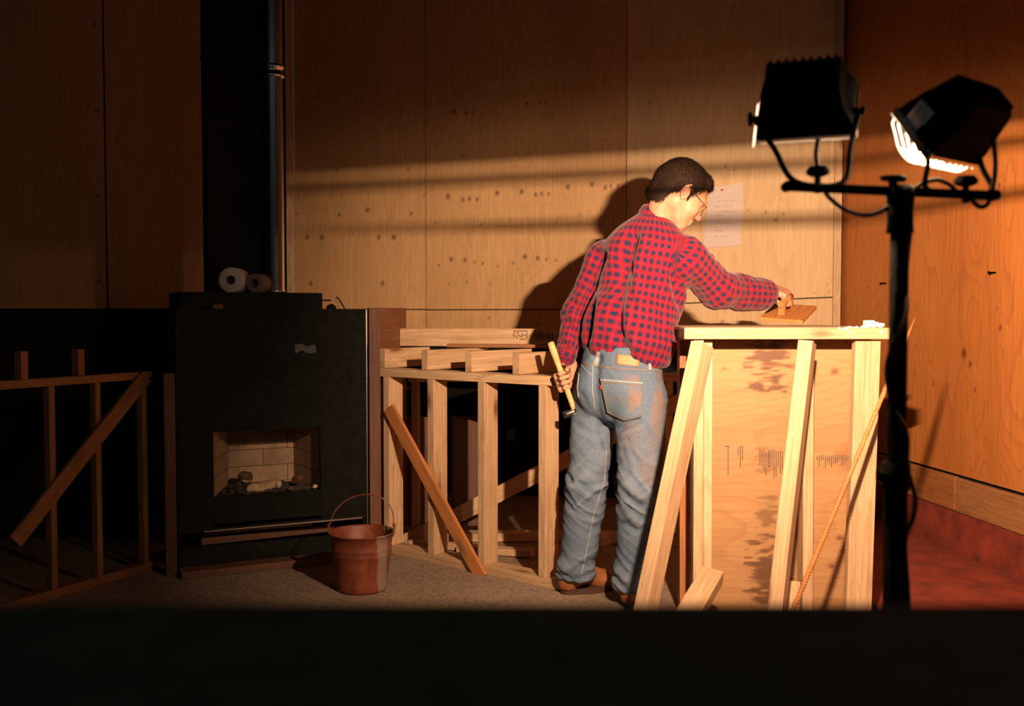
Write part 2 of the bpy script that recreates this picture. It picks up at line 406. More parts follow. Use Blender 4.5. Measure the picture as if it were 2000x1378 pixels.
# ------------------------------------------------------------------ twin work light on its stand
M_REFL = plain('lamp_reflector', (.75, .75, .72), .45, 0, .05, 20, .05)
M_CHROME, nt, b = newmat('chrome_edge'); b.inputs['Base Color'].default_value = (.8, .8, .8, 1); b.inputs['Metallic'].default_value = 1; b.inputs['Roughness'].default_value = .25
M_WIRE = plain('guard_wire', (.75, .72, .68), .4, 0, .05, 20, 0)
M_RUBBER = plain('black_rubber', (.012, .012, .011), .55, 0, .2, 60, .1)
M_TUBE, nt, b = newmat('halogen_tube'); b.inputs['Emission Color'].default_value = (1, .8, .5, 1); b.inputs['Emission Strength'].default_value = 120
YS = 1.80
M_EDGE = bpy.data.materials.new('frosted_glass_edge'); M_EDGE.use_nodes = True; _n = M_EDGE.node_tree; _n.nodes.remove(_n.nodes['Principled BSDF'])
_t = _n.nodes.new('ShaderNodeBsdfTranslucent'); _t.inputs[0].default_value = (.35, .35, .35, 1); _n.links.new(_t.outputs[0], _n.nodes['Material Output'].inputs[0])
sx = W(1752, 800, YS).x
stand = empty('lamp_stand', (sx, YS, 0), 'black tripod pole stand carrying the twin work lights', 'light stand')
Pz = lambda x, y: W(x, y, YS)
zc = Pz(1752, 372).z
tube('pole', [(sx, YS, .12), (sx, YS, Pz(1752, 930).z)], .0205, M_BLACK, stand, 20)
tube('pole', [(sx, YS, Pz(1752, 940).z), (sx, YS, Pz(1752, 420).z)], .0165, M_BLACK, stand, 20)
tube('clamp', [(sx, YS, Pz(1752, 955).z), (sx, YS, Pz(1752, 903).z)], .0245, M_BLACK, stand, 20)
tube('clamp', [(sx, YS, Pz(1752, 455).z), (sx, YS, Pz(1752, 425).z), (sx, YS, Pz(1752, 380).z), (sx, YS, Pz(1752, 362).z)], [.024, .022, .025, .020], M_BLACK, stand, 16)
kb_ = tube('clamp_knob', [Pz(1715, 928)+Vector((0, -.0, 0)), Pz(1735, 928)], .012, M_BLACK, stand, 12)
tube('top_knob', [Pz(1744, 366), Pz(1744, 354), Pz(1744, 352), Pz(1745, 346), Pz(1745, 343)], [.008, .008, .022, .024, .018], M_BLACK, stand, 18)
barL, barR = Pz(1538, 364), Pz(1940, 382)
bar = board('crossbar', barL, barR, .017, .010, ZV, M_BLACK, stand, .003)
tube('bar_end', [barL-Vector((.002, .012, .0)), barL+Vector((0, .012, 0))], .0095, M_BLACK, stand, 12)
tube('bar_end', [barR-Vector((0, .012, 0)), barR+Vector((0, .012, 0))], .0095, M_BLACK, stand, 12)
for k in range(3):
    a = math.radians(90+120*k); d = Vector((math.cos(a), math.sin(a), 0)); base_ = Vector((sx, YS, 0))
    lg = tube('leg', [base_+d*.02+ZV*.40, base_+d*.42+ZV*.012], .010, M_BLACK, stand, 10)
    tube('brace', [base_+d*.018+ZV*.16, base_+d*.20+ZV*.225], .005, M_BLACK, stand, 8)
tube('power_cord', spline([Pz(1776, 372)+Vector((0, .01, 0)), Pz(1780, 420), Pz(1773, 500), Pz(1768, 560), Pz(1757, 610)+Vector((0, -.03, 0)), Pz(1737, 670)+Vector((0, -.02, 0)), Pz(1732, 720), Pz(1740, 780), Pz(1757, 840)+Vector((0, -.03, 0)), Pz(1772, 910), Pz(1787, 970), Pz(1783, 1010), Pz(1768, 1060), Pz(1764, 1200)+Vector((0, -.025, 0)), Pz(1766, 1500), (sx+.03, YS-.05, .05), (sx+.3, YS-.3, .006)]), .0042, M_RUBBER, stand, 8)

def lamp(loc, yaw, pitch, label, power, wire_r=.0009, tilt=0.0, bulge=.009):
    root = empty('work_light', loc, label, 'work light', 'halogen work lights on the stand')
    R = Matrix.Rotation(yaw, 4, 'Z') @ Matrix.Rotation(pitch, 4, 'X')
    M = Matrix.Translation(Vector(loc)) @ R
    hx, hz, bx, bz, D = .088, .055, .066, .036, .105
    def quad(y, a, c, rnd=.15):
        return [(-a, y, -c), (a, y, -c), (a, y, c), (-a, y, c)]
    def shell(secs, cap, flip, name, mat):
        bm = bmesh.new(); rings = [[bm.verts.new(p) for p in s] for s in secs]
        for i in range(len(rings)-1):
            for k in range(4):
                bm.faces.new((rings[i][k], rings[i][(k+1) % 4], rings[i+1][(k+1) % 4], rings[i+1][k]))
        if cap: bm.faces.new(rings[-1])
        return bm_obj(name, bm, mat, root, M)
    hs = shell([quad(-.001, hx-.003, hz-.003), quad(0, hx, hz), quad(-.025, hx-.002, hz-.002), quad(-.06, bx+.006, bz+.012), quad(-D, bx, bz), quad(-D-.008, bx-.01, bz-.008)], True, False, 'housing', M_BLACK)
    sm = hs.modifiers.new('s', 'SOLIDIFY'); sm.thickness = .002; sm.offset = -1
    shell([quad(-.003, hx-.0055, hz-.0045), quad(-.04, hx-.014, hz-.010), quad(-.072, hx-.035, .024), quad(-.078, hx-.04, .010)], True, False, 'reflector', M_REFL)
    # cooling fins along the back
    for i in range(9):
        x = -bx+.008+i*(2*bx-.016)/8
        bm = bmesh.new()
        prof = [(-.030, hz-.004), (-.034, hz+.006), (-.05, hz+.003), (-.066, bz+.016), (-D-.006, bz+.002), (-D-.014, bz-.016), (-D-.014, -bz+.01), (-D-.002, -bz+.004)]
        f1 = [bm.verts.new((x-.0022, y, z)) for y, z in prof]; f2 = [bm.verts.new((x+.0022, y, z)) for y, z in prof]
        bm.faces.new(f1); bm.faces.new(f2[::-1])
        for k in range(len(prof)): bm.faces.new((f1[k], f1[(k+1) % len(prof)], f2[(k+1) % len(prof)], f2[k]))
        bm_obj('cooling_fin', bm, M_BLACK, root, M)
    # chrome frame round the front
    bm = bmesh.new()
    for a, b_ in (((-hx, -hz), (hx, -hz)), ((-hx, hz), (hx, hz)), ((-hx, -hz), (-hx, hz)), ((hx, -hz), (hx, hz))):
        pa, pb = Vector((a[0], .002, a[1])), Vector((b_[0], .002, b_[1])); L = (pb-pa).length+.007
        box_bm(L if a[1] == b_[1] else .007, .009 if a[1] == b_[1] else .016, .007 if a[1] == b_[1] else L, .0015, 2, bm, Matrix.Translation((pa+pb)/2))
    bm_obj('front_frame', bm, M_CHROME, root, M)
    if bulge < .02:      # flared glass edge: glows where the tube shines through it
        for nm_, (a, b_, c_, d_) in (('glass_edge', ((-hx-.002, .004, -hz), (-hx-.002, .004, hz), (-hx-.013, .024, hz-.004), (-hx-.013, .024, -hz+.002))),
                                     ('glass_edge', ((-hx, .004, -hz-.001), (hx, .004, -hz-.001), (hx-.002, .010, -hz-.003), (-hx+.002, .010, -hz-.003)))):
            bg_ = bmesh.new(); bg_.faces.new([bg_.verts.new(p) for p in (a, b_, c_, d_)])
            ge = bm_obj(nm_, bg_, M_EDGE, root, M); sg = ge.modifiers.new('s', 'SOLIDIFY'); sg.thickness = .0015
    # wire guard
    g = bmesh.new()
    for y, z in ((.005, .0485), (.020, .0500)) if bulge < .02 else ((.005, .0505), (bulge, 0), (bulge*.5, -.05)):
        tube_bm([(-hx+.006, .002, z), (-hx+.008, y, z), (hx-.008, y, z), (hx-.006, .002, z)], wire_r, 6, g)
    for i in range(8):
        x = -hx+.014+i*(2*hx-.028)/7
        tube_bm(spline([(x, .004, hz-.002), (x, .022, hz-.004), (x, .5*(.022+bulge), .03), (x, bulge*1.05, 0), (x, bulge, -.03), (x, bulge*.65, -hz+.006), (x, .004, -hz+.002)], 5), wire_r*1.15, 6, g)
    bm_obj('wire_guard', g, M_WIRE, root, M)
    t = tube_bm([(-.042, -.068, 0), (.042, -.068, 0)], .004, 10)
    bm_obj('halogen_bulb', t, M_TUBE, root, M)
    ld = bpy.data.lights.new('halogen_light', 'AREA'); ld.shape = 'RECTANGLE'; ld.size = .05; ld.size_y = .0022; ld.energy = power; ld.color = LAMP_COL
    ls = bpy.data.lights.new('reflector_light', 'AREA'); ls.shape = 'RECTANGLE'; ls.size = .06; ls.size_y = .016; ls.energy = power*SOFT; ls.color = LAMP_COL
    lo2 = bpy.data.objects.new('reflector_light', ls); C.objects.link(lo2); lo2.parent = root
    lo2.matrix_local = R @ Matrix.Translation((0, -.057, -.004)) @ Matrix.Rotation(math.pi/2, 4, 'X')
    lo_ = bpy.data.objects.new('halogen_light', ld); C.objects.link(lo_); lo_.parent = root
    lo_.matrix_local = R @ Matrix.Translation((0, -.062, 0)) @ Matrix.Rotation(math.pi/2+tilt, 4, 'X')
    # side knobs and pivots
    for s in (-1, 1):
        tube('pivot_knob', [M @ Vector((s*(hx-.004), -.02, -.02)), M @ Vector((s*(hx+.010), -.02, -.02)), M @ Vector((s*(hx+.011), -.02, -.02)), M @ Vector((s*(hx+.017), -.02, -.02))], [.006, .006, .014, .013] if s < 0 else [.006, .006, .009, .008], M_BLACK, root, 14)
    return root, M

LA = W(1577, 222, YS+.10)
lampA, MA = lamp(LA, math.radians(-23), math.radians(-29.5), 'left black work light, facing the back wall with its bright left rim', LEFT_LAMP_W, tilt=math.radians(62))
LB = W(1830, 270, YS+.06)
lampB, MB_ = lamp(LB, math.radians(40), math.radians(-36), 'right black work light with glowing wire guard and white sticker', RIGHT_LAMP_W, .0014, bulge=.040)
def yoke(root, M, x1, x2, y, mid):
    pl = M @ Vector((-.094, -.02, -.02)); pr = M @ Vector((.094, -.02, -.02))
    bl, br = Pz(x1, y), Pz(x2, y+3)
    tube('yoke', spline([pl, pl.lerp(bl, .5)+Vector((.0, -.002, 0)), bl, br, pr.lerp(br, .5), pr], 5), .0052, M_BLACK, root, 8)
    c = Pz(mid, y-1)
    tube('yoke_bolt', [c-ZV*.022, c+ZV*.01], .006, M_BLACK, root, 10)
    tube('yoke_knob', [c+ZV*.008, c+ZV*.012, c+ZV*.018, c+ZV*.026], [.012, .020, .021, .015], M_BLACK, root, 18)
yoke(lampA, MA, 1553, 1645, 354, 1597)
yoke(lampB, MB_, 1815, 1932, 373, 1886)
tube('cable', spline([Pz(1607, 368), Pz(1622, 388), Pz(1652, 410), Pz(1690, 420), Pz(1722, 412), Pz(1742, 396)], 8), .0042, M_RUBBER, lampA, 8)
tube('cable', spline([Pz(1600, 345), Pz(1597, 325), Pz(1594, 300), Pz(1598, 270)], 6), .0045, M_RUBBER, lampA, 8)
tube('cable', spline([Pz(1775, 385), Pz(1795, 362), Pz(1826, 351), Pz(1850, 358), Pz(1868, 372)], 8), .0042, M_RUBBER, lampB, 8)
tube('cable', spline([Pz(1893, 384), Pz(1905, 398), Pz(1918, 404), Pz(1930, 396), Pz(1938, 372), Pz(1944, 320), Pz(1938, 250)], 8), .0045, M_RUBBER, lampB, 8)
# sticker on the right head
stk = [Vector(WP(x, y, MB_ @ Vector((0, -.06, .02)), Vector((0, -1, 0)))) for x, y in ((1762, 239), (1800, 193), (1824, 219), (1785, 265))]
# ------------------------------------------------------------------ half wall of framing (middle)
TP = .858                      # underside of nothing: top of the half walls' top plates
HA = Vector((-.615, 4.60, 0)); HB = Vector((.175, 3.965, 0)); HD = (HB-HA).normalized(); HN = Vector((HD.y, -HD.x, 0))  # HN faces the camera
HBK = -HN
hw = empty('stud_wall', HA, 'pale half height stud wall frame behind the rusty bucket', 'framing')
def hp(s, d, z): return HA+HD*s+HBK*d+ZV*z
LH = (HB-HA).length
board('top_plate', hp(.0, .045, TP-.019), hp(LH+.005, .045, TP-.019), .089, .038, HBK, M_LUM, hw)
board('bottom_plate', hp(.0, .045, .019), hp(LH+.02, .045, .019), .089, .038, HBK, M_LUM, hw)
for s in (.045, .325, .62, .945):
    board('stud', hp(s, .045, .038), hp(s, .045, TP-.038), .089, .038, HBK, M_LUM, hw)
b0 = WP(760, 797, HA+HN*.012, HN); b1 = WP(941, 1128, HA+HN*.012, HN)
board('brace', b0, b1, .062, .018, HD, M_LUM_RED, hw)
# joists lying across the half walls
JD = HBK
for i, s in enumerate((.0, .27, .53, .79)):
    j = board('joist', hp(s+.02, .0, TP+.046), hp(s+.02, (.30, .42, .42, .40)[i], TP+.046), .089, .038, ZV, M_LUM)
    tag(j, ('short joist end at the left end of the stud wall, beside the fireplace', 'short joist, second from the fireplace, on the stud wall', 'short joist, third from the fireplace, on the stud wall', 'short joist nearest the man, half in his shadow')[i], 'joist', 'joists on top of the stud wall')
# the long timber lying on the joists
g0 = W(783, 662, 4.92); g1 = W(1120, 664, 4.74)
zb_ = TP+.092
bmr = board('timber', (g0.x, g0.y, zb_+.044), (g1.x+.10, g1.y-.02, zb_+.044), .087, .038, ZV, M_LUM); tag(bmr, 'long pale timber lying on edge across the joists, with a stamped mark', 'timber')
lath = board('lath', W(876, 683, 4.72)+Vector((0, 0, .0)), W(1110, 686, 4.58), .06, .016, (0, 1, 0), M_LUM_DARK)
lath.location.z = TP+.092+.009; lath.rotation_euler = (0, 0, lath.rotation_euler.z)
tag(lath, 'thin brown lath lying in front of the long timber', 'lath')
M_INK = plain('ink', (.05, .03, .03), .8, 0, .1, 20, 0)
def decal(name, parent, pts, wd, n, off=.0012, mat=None):
    """short ink strokes: list of point pairs in world coordinates on a face with normal n"""
    V = []; F = []
    for a, b in pts:
        a, b = Vector(a)+n*off, Vector(b)+n*off; d = (b-a).normalized(); s = n.cross(d)*wd/2; k = len(V)
        for p in (a-s, b-s, b+s, a+s): V.append(tuple(p))
        for p in (a-s, b-s, b+s, a+s): V.append(tuple(p-n*off*.9))
        F += [(k, k+1, k+2, k+3), (k+7, k+6, k+5, k+4), (k, k+4, k+5, k+1), (k+1, k+5, k+6, k+2), (k+2, k+6, k+7, k+3), (k+3, k+7, k+4, k)]
    return obj_world(name, V, F, mat or M_INK, parent)
tn = Vector((-(g1-g0).y, (g1-g0).x, 0)); tn.z = 0; tn.normalize(); tn = tn if tn.y < 0 else -tn
tc_ = Vector((g0.x, g0.y, 0))+tn*.0190
def on_t(x, y): return WP(x, y, tc_, tn)
strokes = []
for a in ((1004, 646, 1029, 646), (1029, 646, 1029, 662), (1004, 646, 1004, 658), (1008, 650, 1014, 650), (1012, 654, 1018, 657), (1020, 650, 1020, 658), (1008, 656, 1010, 661), (1022, 654, 1027, 654), (1016, 662, 1026, 662), (1046, 648, 1046, 662), (1052, 648, 1052, 662), (1056, 648, 1056, 662), (1062, 649, 1062, 663), (1068, 649, 1068, 663), (1073, 649, 1073, 663), (1080, 650, 1080, 664)):
    strokes.append((on_t(a[0], a[1]), on_t(a[2], a[3])))
decal('stamp', bmr, strokes, .0035, tn)['kind'] = 'stuff'

# ------------------------------------------------------------------ frame at the back of the bay
YB = 4.84
bf = empty('back_frame', (0, YB, 0), 'low stud frame at the rear of the bay with a long diagonal brace', 'framing')
board('bottom_plate', (-.50, YB, .022), (1.05, YB, .022), .089, .038, (0, 1, 0), M_LUM, bf)
board('top_plate', (-.50, YB, .80), (.92, YB, .80), .089, .038, (0, 1, 0), M_LUM, bf)
for x in (-.47, -.12, .32, .76):
    board('stud', (x, YB, .041), (x, YB, .781), .089, .034, (0, 1, 0), M_LUM, bf)
board('diagonal_brace', W(787, 1060, YB-.06), W(1330, 782, YB-.06), .075, .018, ZV, M_LUM, bf)
board('rail', W(1130, 1064, YB-.10), W(1328, 1060, YB-.10), .05, .03, ZV, M_LUM, bf)
for x0, x1 in ((-.525, -.40), (-.30, -.09)):
    board('panel', ((x0+x1)/2, YB+.055, .06), ((x0+x1)/2, YB+.055, .60), x1-x0, .012, (1, 0, 0), M_DARKWOOD, bf)
# offcuts lying inside the bay
for i, (a, b_, w_) in enumerate(((W(895, 1068, 4.60), W(1040, 1075, 4.50), .06), (W(800, 1078, 4.70), W(905, 1080, 4.62), .04))):
    a.z = b_.z = .02
    o = board('offcut', a, b_, w_, .03, (0, 1, 0), M_LUM); tag(o, ('split pale offcut lying on the floor behind the stud wall', 'narrow offcut lying on the floor behind the left studs')[i], 'offcut')

# ------------------------------------------------------------------ stud wall at far left
LA0 = Vector((-1.555, 4.27, 0)); LDv = Vector((-.22, -.43, 0)).normalized(); LNv = Vector((.43, -.22, 0)).normalized()   # faces the room
lw = empty('stud_wall', LA0, 'dim half height stud wall frame left of the fireplace', 'framing')
def lp(s, d, z): return LA0+LDv*s-LNv*d+ZV*z
board('top_plate', lp(-.01, .02, TP-.012), lp(1.05, .02, TP-.012), .042, .032, LNv, M_LUM_DARK, lw)  # dim light on this frame is put into the darker, redder lumber
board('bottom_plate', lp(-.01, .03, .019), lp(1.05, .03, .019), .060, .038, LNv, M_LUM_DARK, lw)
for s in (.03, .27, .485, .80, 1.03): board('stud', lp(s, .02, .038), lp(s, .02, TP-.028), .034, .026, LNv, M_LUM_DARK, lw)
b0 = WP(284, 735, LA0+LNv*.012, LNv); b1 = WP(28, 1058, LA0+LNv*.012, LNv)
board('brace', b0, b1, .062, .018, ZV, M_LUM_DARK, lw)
for x, y0, y1, l in ((153, 692, 745, 'upper'), (42, 700, 750, 'x')):
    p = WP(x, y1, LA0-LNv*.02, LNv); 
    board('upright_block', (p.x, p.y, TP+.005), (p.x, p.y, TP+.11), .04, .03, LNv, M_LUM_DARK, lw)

# black slab added to stand in for the deep shade behind it
o = bm_obj('shade_slab', box_bm(1.75, .10, 1.135, 0), M_SOOT_SHADE, None, Matrix.Translation((-2.44, 4.95, .5675))); tag(o, kind='structure')

# ------------------------------------------------------------------ fireplace unit
FL = Vector((-1.42, 4.20, 0)); FX = Vector((.906, .423, 0)).normalized(); FB = Vector((-FX.y, FX.x, 0))
fp = empty('fireplace', FL, 'black steel fireplace unit with a pale firebrick lined opening', 'fireplace')
MF = Matrix.Translation(FL) @ Matrix((FX, FB, ZV)).transposed().to_4x4()
def fbox(name, lo, hi, mat, bev=.003, parent=fp):
    lo, hi = Vector(lo), Vector(hi)
    return bm_obj(name, box_bm(*(hi-lo), bev), mat, parent, MF @ Matrix.Translation((lo+hi)/2))
FW, FH, FD = .83, 1.130, .50
ox0, ox1, oz0, oz1 = .15, .615, .318, .60
fbox('upper_face', (0, 0, oz1), (FW, .02, FH), M_SOOT_SHADE)
fbox('side_face', (0, 0, .17), (ox0, .02, oz1), M_SOOT_SHADE); fbox('side_face', (ox1, 0, .17), (FW, .02, oz1), M_SOOT_SHADE)
fbox('lower_face', (ox0, 0, .20), (ox1, .02, oz0), M_SOOT_SHADE)
fbox('top_plate', (0, .02, FH-.01), (FW, FD, FH), M_SOOT_SHADE); fbox('side_plate', (0, .02, 0), (.012, FD, FH-.01), M_SOOT_SHADE)
fbox('side_plate', (FW-.012, .02, 0), (FW, FD, FH-.01), M_SOOT_SHADE); fbox('back_plate', (.012, FD-.012, 0), (FW-.012, FD, FH-.01), M_SOOT_SHADE)
fbox('corner_strip', (FW+.0, -.002, .02), (FW+.006, .006, FH), M_CHROME)
fbox('hearth_lip', (.10, -.035, .175), (.80, .018, .183), plain('dull_metal_lip', (.12, .09, .07), .45, .6, .1, 20, 0))
fbox('kick_plate', (.0, .02, 0), (FW, .04, .10), M_SOOT_SHADE)
M_FB = None
m, nt, b = newmat('firebrick'); v = coords(nt, (1, 1, 1), 'UV', False)
br = nt.nodes.new('ShaderNodeTexBrick'); nt.links.new(v, br.inputs['Vector'])
br.inputs['Color1'].default_value = (.44, .28, .17, 1); br.inputs['Color2'].default_value = (.38, .24, .15, 1); br.inputs['Mortar'].default_value = (.10, .06, .04, 1)
br.inputs['Scale'].default_value = 1; br.inputs['Brick Width'].default_value = .23; br.inputs['Row Height'].default_value = .078; br.inputs['Mortar Size'].default_value = .0022
sm_ = noise(nt, coords(nt, (7, 7, 7), rnd=False), 1, 4, .6)
nt.links.new(mix(nt, ramp(nt, sm_, [(.5, (0, 0, 0)), (.75, (.8, .8, .8))]), br.outputs[0], (.16, .11, .08)), b.inputs['Base Color']); b.inputs['Roughness'].default_value = .95; M_FB = m
def brickpanel(name, a, c, z0, z1):
    """vertical firebrick slab from local a to c"""
    a = Vector((a[0], a[1], 0)); c = Vector((c[0], c[1], 0)); d = (c-a).normalized(); n = Vector((d.y, -d.x, 0)); L = (c-a).length
    bm = bmesh.new(); uv = bm.loops.layers.uv.new('UVMap')
    vs = [bm.verts.new(p) for p in (a+ZV*z0, c+ZV*z0, c+ZV*z1, a+ZV*z1, a-n*.03+ZV*z0, c-n*.03+ZV*z0, c-n*.03+ZV*z1, a-n*.03+ZV*z1)]
    for f in ((0, 1, 2, 3), (5, 4, 7, 6), (1, 5, 6, 2), (4, 0, 3, 7), (3, 2, 6, 7), (4, 5, 1, 0)):
        fc = bm.faces.new([vs[i] for i in f])
        for lpq in fc.loops: lpq[uv].uv = ((lpq.vert.co-a).dot(d)+.07, lpq.vert.co.z)
    return bm_obj(name, bm, M_FB, fp, MF)
brickpanel('firebrick_back', (.27, .36), (.575, .36), oz0-.02, .72)
brickpanel('firebrick_side', (ox0-.0, .022), (.27, .36), oz0-.02, .72)
brickpanel('firebrick_side', (.575, .36), (ox1+.01, .022), oz0-.02, .72)
fbox('firebox_floor', (.05, .02, oz0-.03), (.78, .40, oz0-.012), M_FB)
M_ASH = plain('ash_and_char', (.05, .035, .028), .95, 0, .6, 60, .6)
# ash bed: uneven heap
n = 26; Vv = []; Ff = []
for i in range(n):
    for j in range(12):
        x = .17+.43*i/(n-1); y = .03+.30*j/11; e = min(i, n-1-i, 3)/3*min(j+1, 11-j, 2)/2
        x = .17+(.43 if y < .1 else .43-.02)*i/(n-1)
        z = oz0-.012+.003+e*(.012+.014*float(vn3(np.array([x*40, y*40, 1.]), 3)))
        Vv.append(tuple(MF @ Vector((x+.10*(y-.03)*(1-2*i/(n-1)), y, z))))
for i in range(n-1):
    for j in range(11): a = i*12+j; Ff.append((a, a+12, a+13, a+1))
tag(obj_world('ash_bed', Vv, Ff, M_ASH, None, FL), 'dark ash and rubble spread over the firebox floor', 'ash', kind='stuff')
M_CHUNK = plain('pale_brick_fragment', (.52, .36, .22), .9, 0, .3, 35, .6)
M_CHUNKD = plain('charred_fragment', (.10, .05, .03), .9, 0, .4, 35, .6)
def chunk(name, loc, dims, rot, mat, seed, label, cat='rubble', group=None):
    bm = bmesh.new(); bmesh.ops.create_icosphere(bm, subdivisions=3, radius=1)
    rn = random.Random(seed)
    cuts = [Vector((rn.gauss(0, 1), rn.gauss(0, 1), rn.gauss(0, 1))).normalized() for _ in range(9)]
    for v in bm.verts:
        p = v.co.copy()
        for c in cuts:
            d = p.dot(c)
            if d > .62: p -= c*(d-.62)
        v.co = Vector((p.x*dims[0], p.y*dims[1], p.z*dims[2]))
    M = MF @ Matrix.Translation(loc) @ Matrix.Rotation(rot[2], 4, 'Z') @ Matrix.Rotation(rot[1], 4, 'Y') @ Matrix.Rotation(rot[0], 4, 'X')
    o = bm_obj(name, bm, mat, None, M); return tag(o, label, cat, group)
zf = oz0+.006
chunk('brick_fragment', (.375, .10, zf+.014), (.075, .045, .028), (.1, -.18, .15), M_CHUNK, 1, 'large pale brick fragment in the middle of the firebox floor')
chunk('brick_fragment', (.315, .20, zf+.045), (.055, .03, .022), (.2, .15, .2), M_CHUNKD, 2, 'dark curved fragment leaning on the firebrick behind the pale one')
chunk('brick_fragment', (.545, .13, zf+.022), (.035, .03, .032), (.1, .1, .4), M_CHUNKD, 3, 'squarish grey brick fragment at the right side of the firebox')
chunk('brick_fragment', (.44, .09, zf+.018), (.025, .03, .03), (.5, .1, .9), M_CHUNK, 6, 'pale broken lump between the large fragment and the grey one')
for i, x in enumerate((.49, .60, .20, .235)):
    chunk('rubble_piece', (x, .035+.01*i, zf+.002), (.018, .014, .012), (.3*i, .2, i), (M_CHUNKD, M_CHUNK)[i == 1], 20+i, ('small charred crumb left of the grey fragment', 'small pale crumb at the right end of the hearth', 'small charred crumb at the left end of the hearth', 'small charred crumb near the left firebrick')[i])
o = tube('charred_stub', [MF @ Vector((.262, .06, zf-.006)), MF @ Vector((.263, .06, zf+.045))], .012, M_ASH, None, 9); tag(o, 'short charred stub standing upright near the left firebrick', 'charred wood')
# two planks on the floor under the unit
for i, (a, b_) in enumerate((((.10, .10, .055), (.70, .13, .055)), ((.0, -.055, .016), (.72, -.05, .016)))):
    o = board('plank', MF @ Vector(a), MF @ Vector(b_), .09, .03, FB, M_DARKWOOD)
    if i == 0: o.location.z = .118
    tag(o, ('dim brown plank on edge of the base, under the fireplace lip', 'dim reddish plank lying on the floor before the fireplace')[i], 'plank')
# flue box on top, chimney pipe
fb = bm_obj('flue_box', box_bm(.62, .40, .072, .003), M_SOOT_SHADE, None, MF @ Matrix.Translation((.335, .26, FH+.037))); tag(fb, 'flat black metal box on top of the fireplace, under the flue duct', 'metal box')
M_STEEL, nt, b = newmat('polished_stainless'); b.inputs['Base Color'].default_value = (.80, .84, .90, 1); b.inputs['Metallic'].default_value = 1; b.inputs['Roughness'].default_value = .27
nv_ = noise(nt, coords(nt, (40, 40, .6), rnd=False), 1, 2, .5); bump(nt, b, nv_, .06, .003)
PY_ = 4.62; cx = W(537, 500, PY_); pr_ = .0425
ch = empty('chimney_pipe', (cx.x, PY_, FH+.073), 'slim shiny stainless steel pipe rising beside the dark flue duct', 'pipe')
def ring(name, prof, mat, par): return bm_obj(name, lathe_bm(prof, 64), mat, par, Matrix.Translation((cx.x, PY_, 0)))
zt1 = W(540, 140, PY_).z
ring('pipe_section', [(.0, FH+.075), (pr_+.003, FH+.075), (pr_+.003, FH+.085), (pr_, FH+.09), (pr_, zt1-.02)], M_STEEL, ch)
ring('pipe_section', [(pr_, zt1+.02), (pr_, 3.49)], M_STEEL, ch)
ring('locking_band', [(pr_, zt1-.03), (pr_+.007, zt1-.026), (pr_+.007, zt1-.014), (pr_+.002, zt1-.010), (pr_+.002, zt1+.010), (pr_+.007, zt1+.014), (pr_+.007, zt1+.026), (pr_, zt1+.03)], M_STEEL, ch)
duct = empty('flue_duct', MF @ Vector((.31, .38, FH+.073)), 'tall matte black flue duct standing behind the paper rolls', 'duct')
for z0_, z1_ in ((FH+.075, 2.30), (2.304, 3.49)): bm_obj('duct_section', box_bm(.262, .16, z1_-z0_, .004), M_SOOT_SHADE, duct, MF @ Matrix.Translation((.312, .385, (z0_+z1_)/2)))
bm_obj('seam_collar', box_bm(.270, .168, .03, .004), M_SOOT_SHADE, duct, MF @ Matrix.Translation((.312, .385, 2.302)))
# paper rolls on the flue box
M_PAPER = plain('white_paper_roll', (.72, .66, .62), .85, 0, .05, 60, .2); M_PAPER_SHADE = plain('shaded_paper_roll', (.20, .15, .14), .85, 0, .1, 60, .2)  # the second roll's shade is painted into its paper colour
M_CORE = plain('cardboard_core', (.10, .06, .04), .9, 0, .1, 60, .2)
def roll(px, py, Y, yaw, r, L, mat, label):
    p = W(px, py, Y); p.z = FH+.073+r
    M = Matrix.Translation(p) @ Matrix.Rotation(yaw, 4, 'Z') @ Matrix.Rotation(math.pi/2, 4, 'X')
    root = empty('paper_roll', p, label, 'paper roll', 'rolls lying on the flue box')
    bm = lathe_bm([(.021, -L/2), (r-.003, -L/2), (r, -L/2+.003), (r, L/2-.003), (r-.003, L/2), (.021, L/2)], 40)
    bm_obj('paper', bm, mat, root, M)
    bm_obj('core', lathe_bm([(.021, -L/2), (.019, -L/2), (.019, L/2), (.021, L/2), (.021, -L/2)], 30), M_CORE, root, M)
roll(458, 553, 4.52, math.radians(-4), .057, .10, M_PAPER, 'white paper roll with a dark core on the black flue box')
roll(505, 556, 4.53, math.radians(-12), .044, .08, M_PAPER_SHADE, 'paper roll with shade painted in, right of the white paper roll')
p = WP(426, 588, FL+FB*.04, -FB); o = bm_obj('wood_chip', box_bm(.036, .03, .018, .002), M_LUM_DARK, None, Matrix.Translation((p.x, p.y, FH+.010))); tag(o, 'small orange brown wood chip on the black edge below the paper roll', 'wood chip')
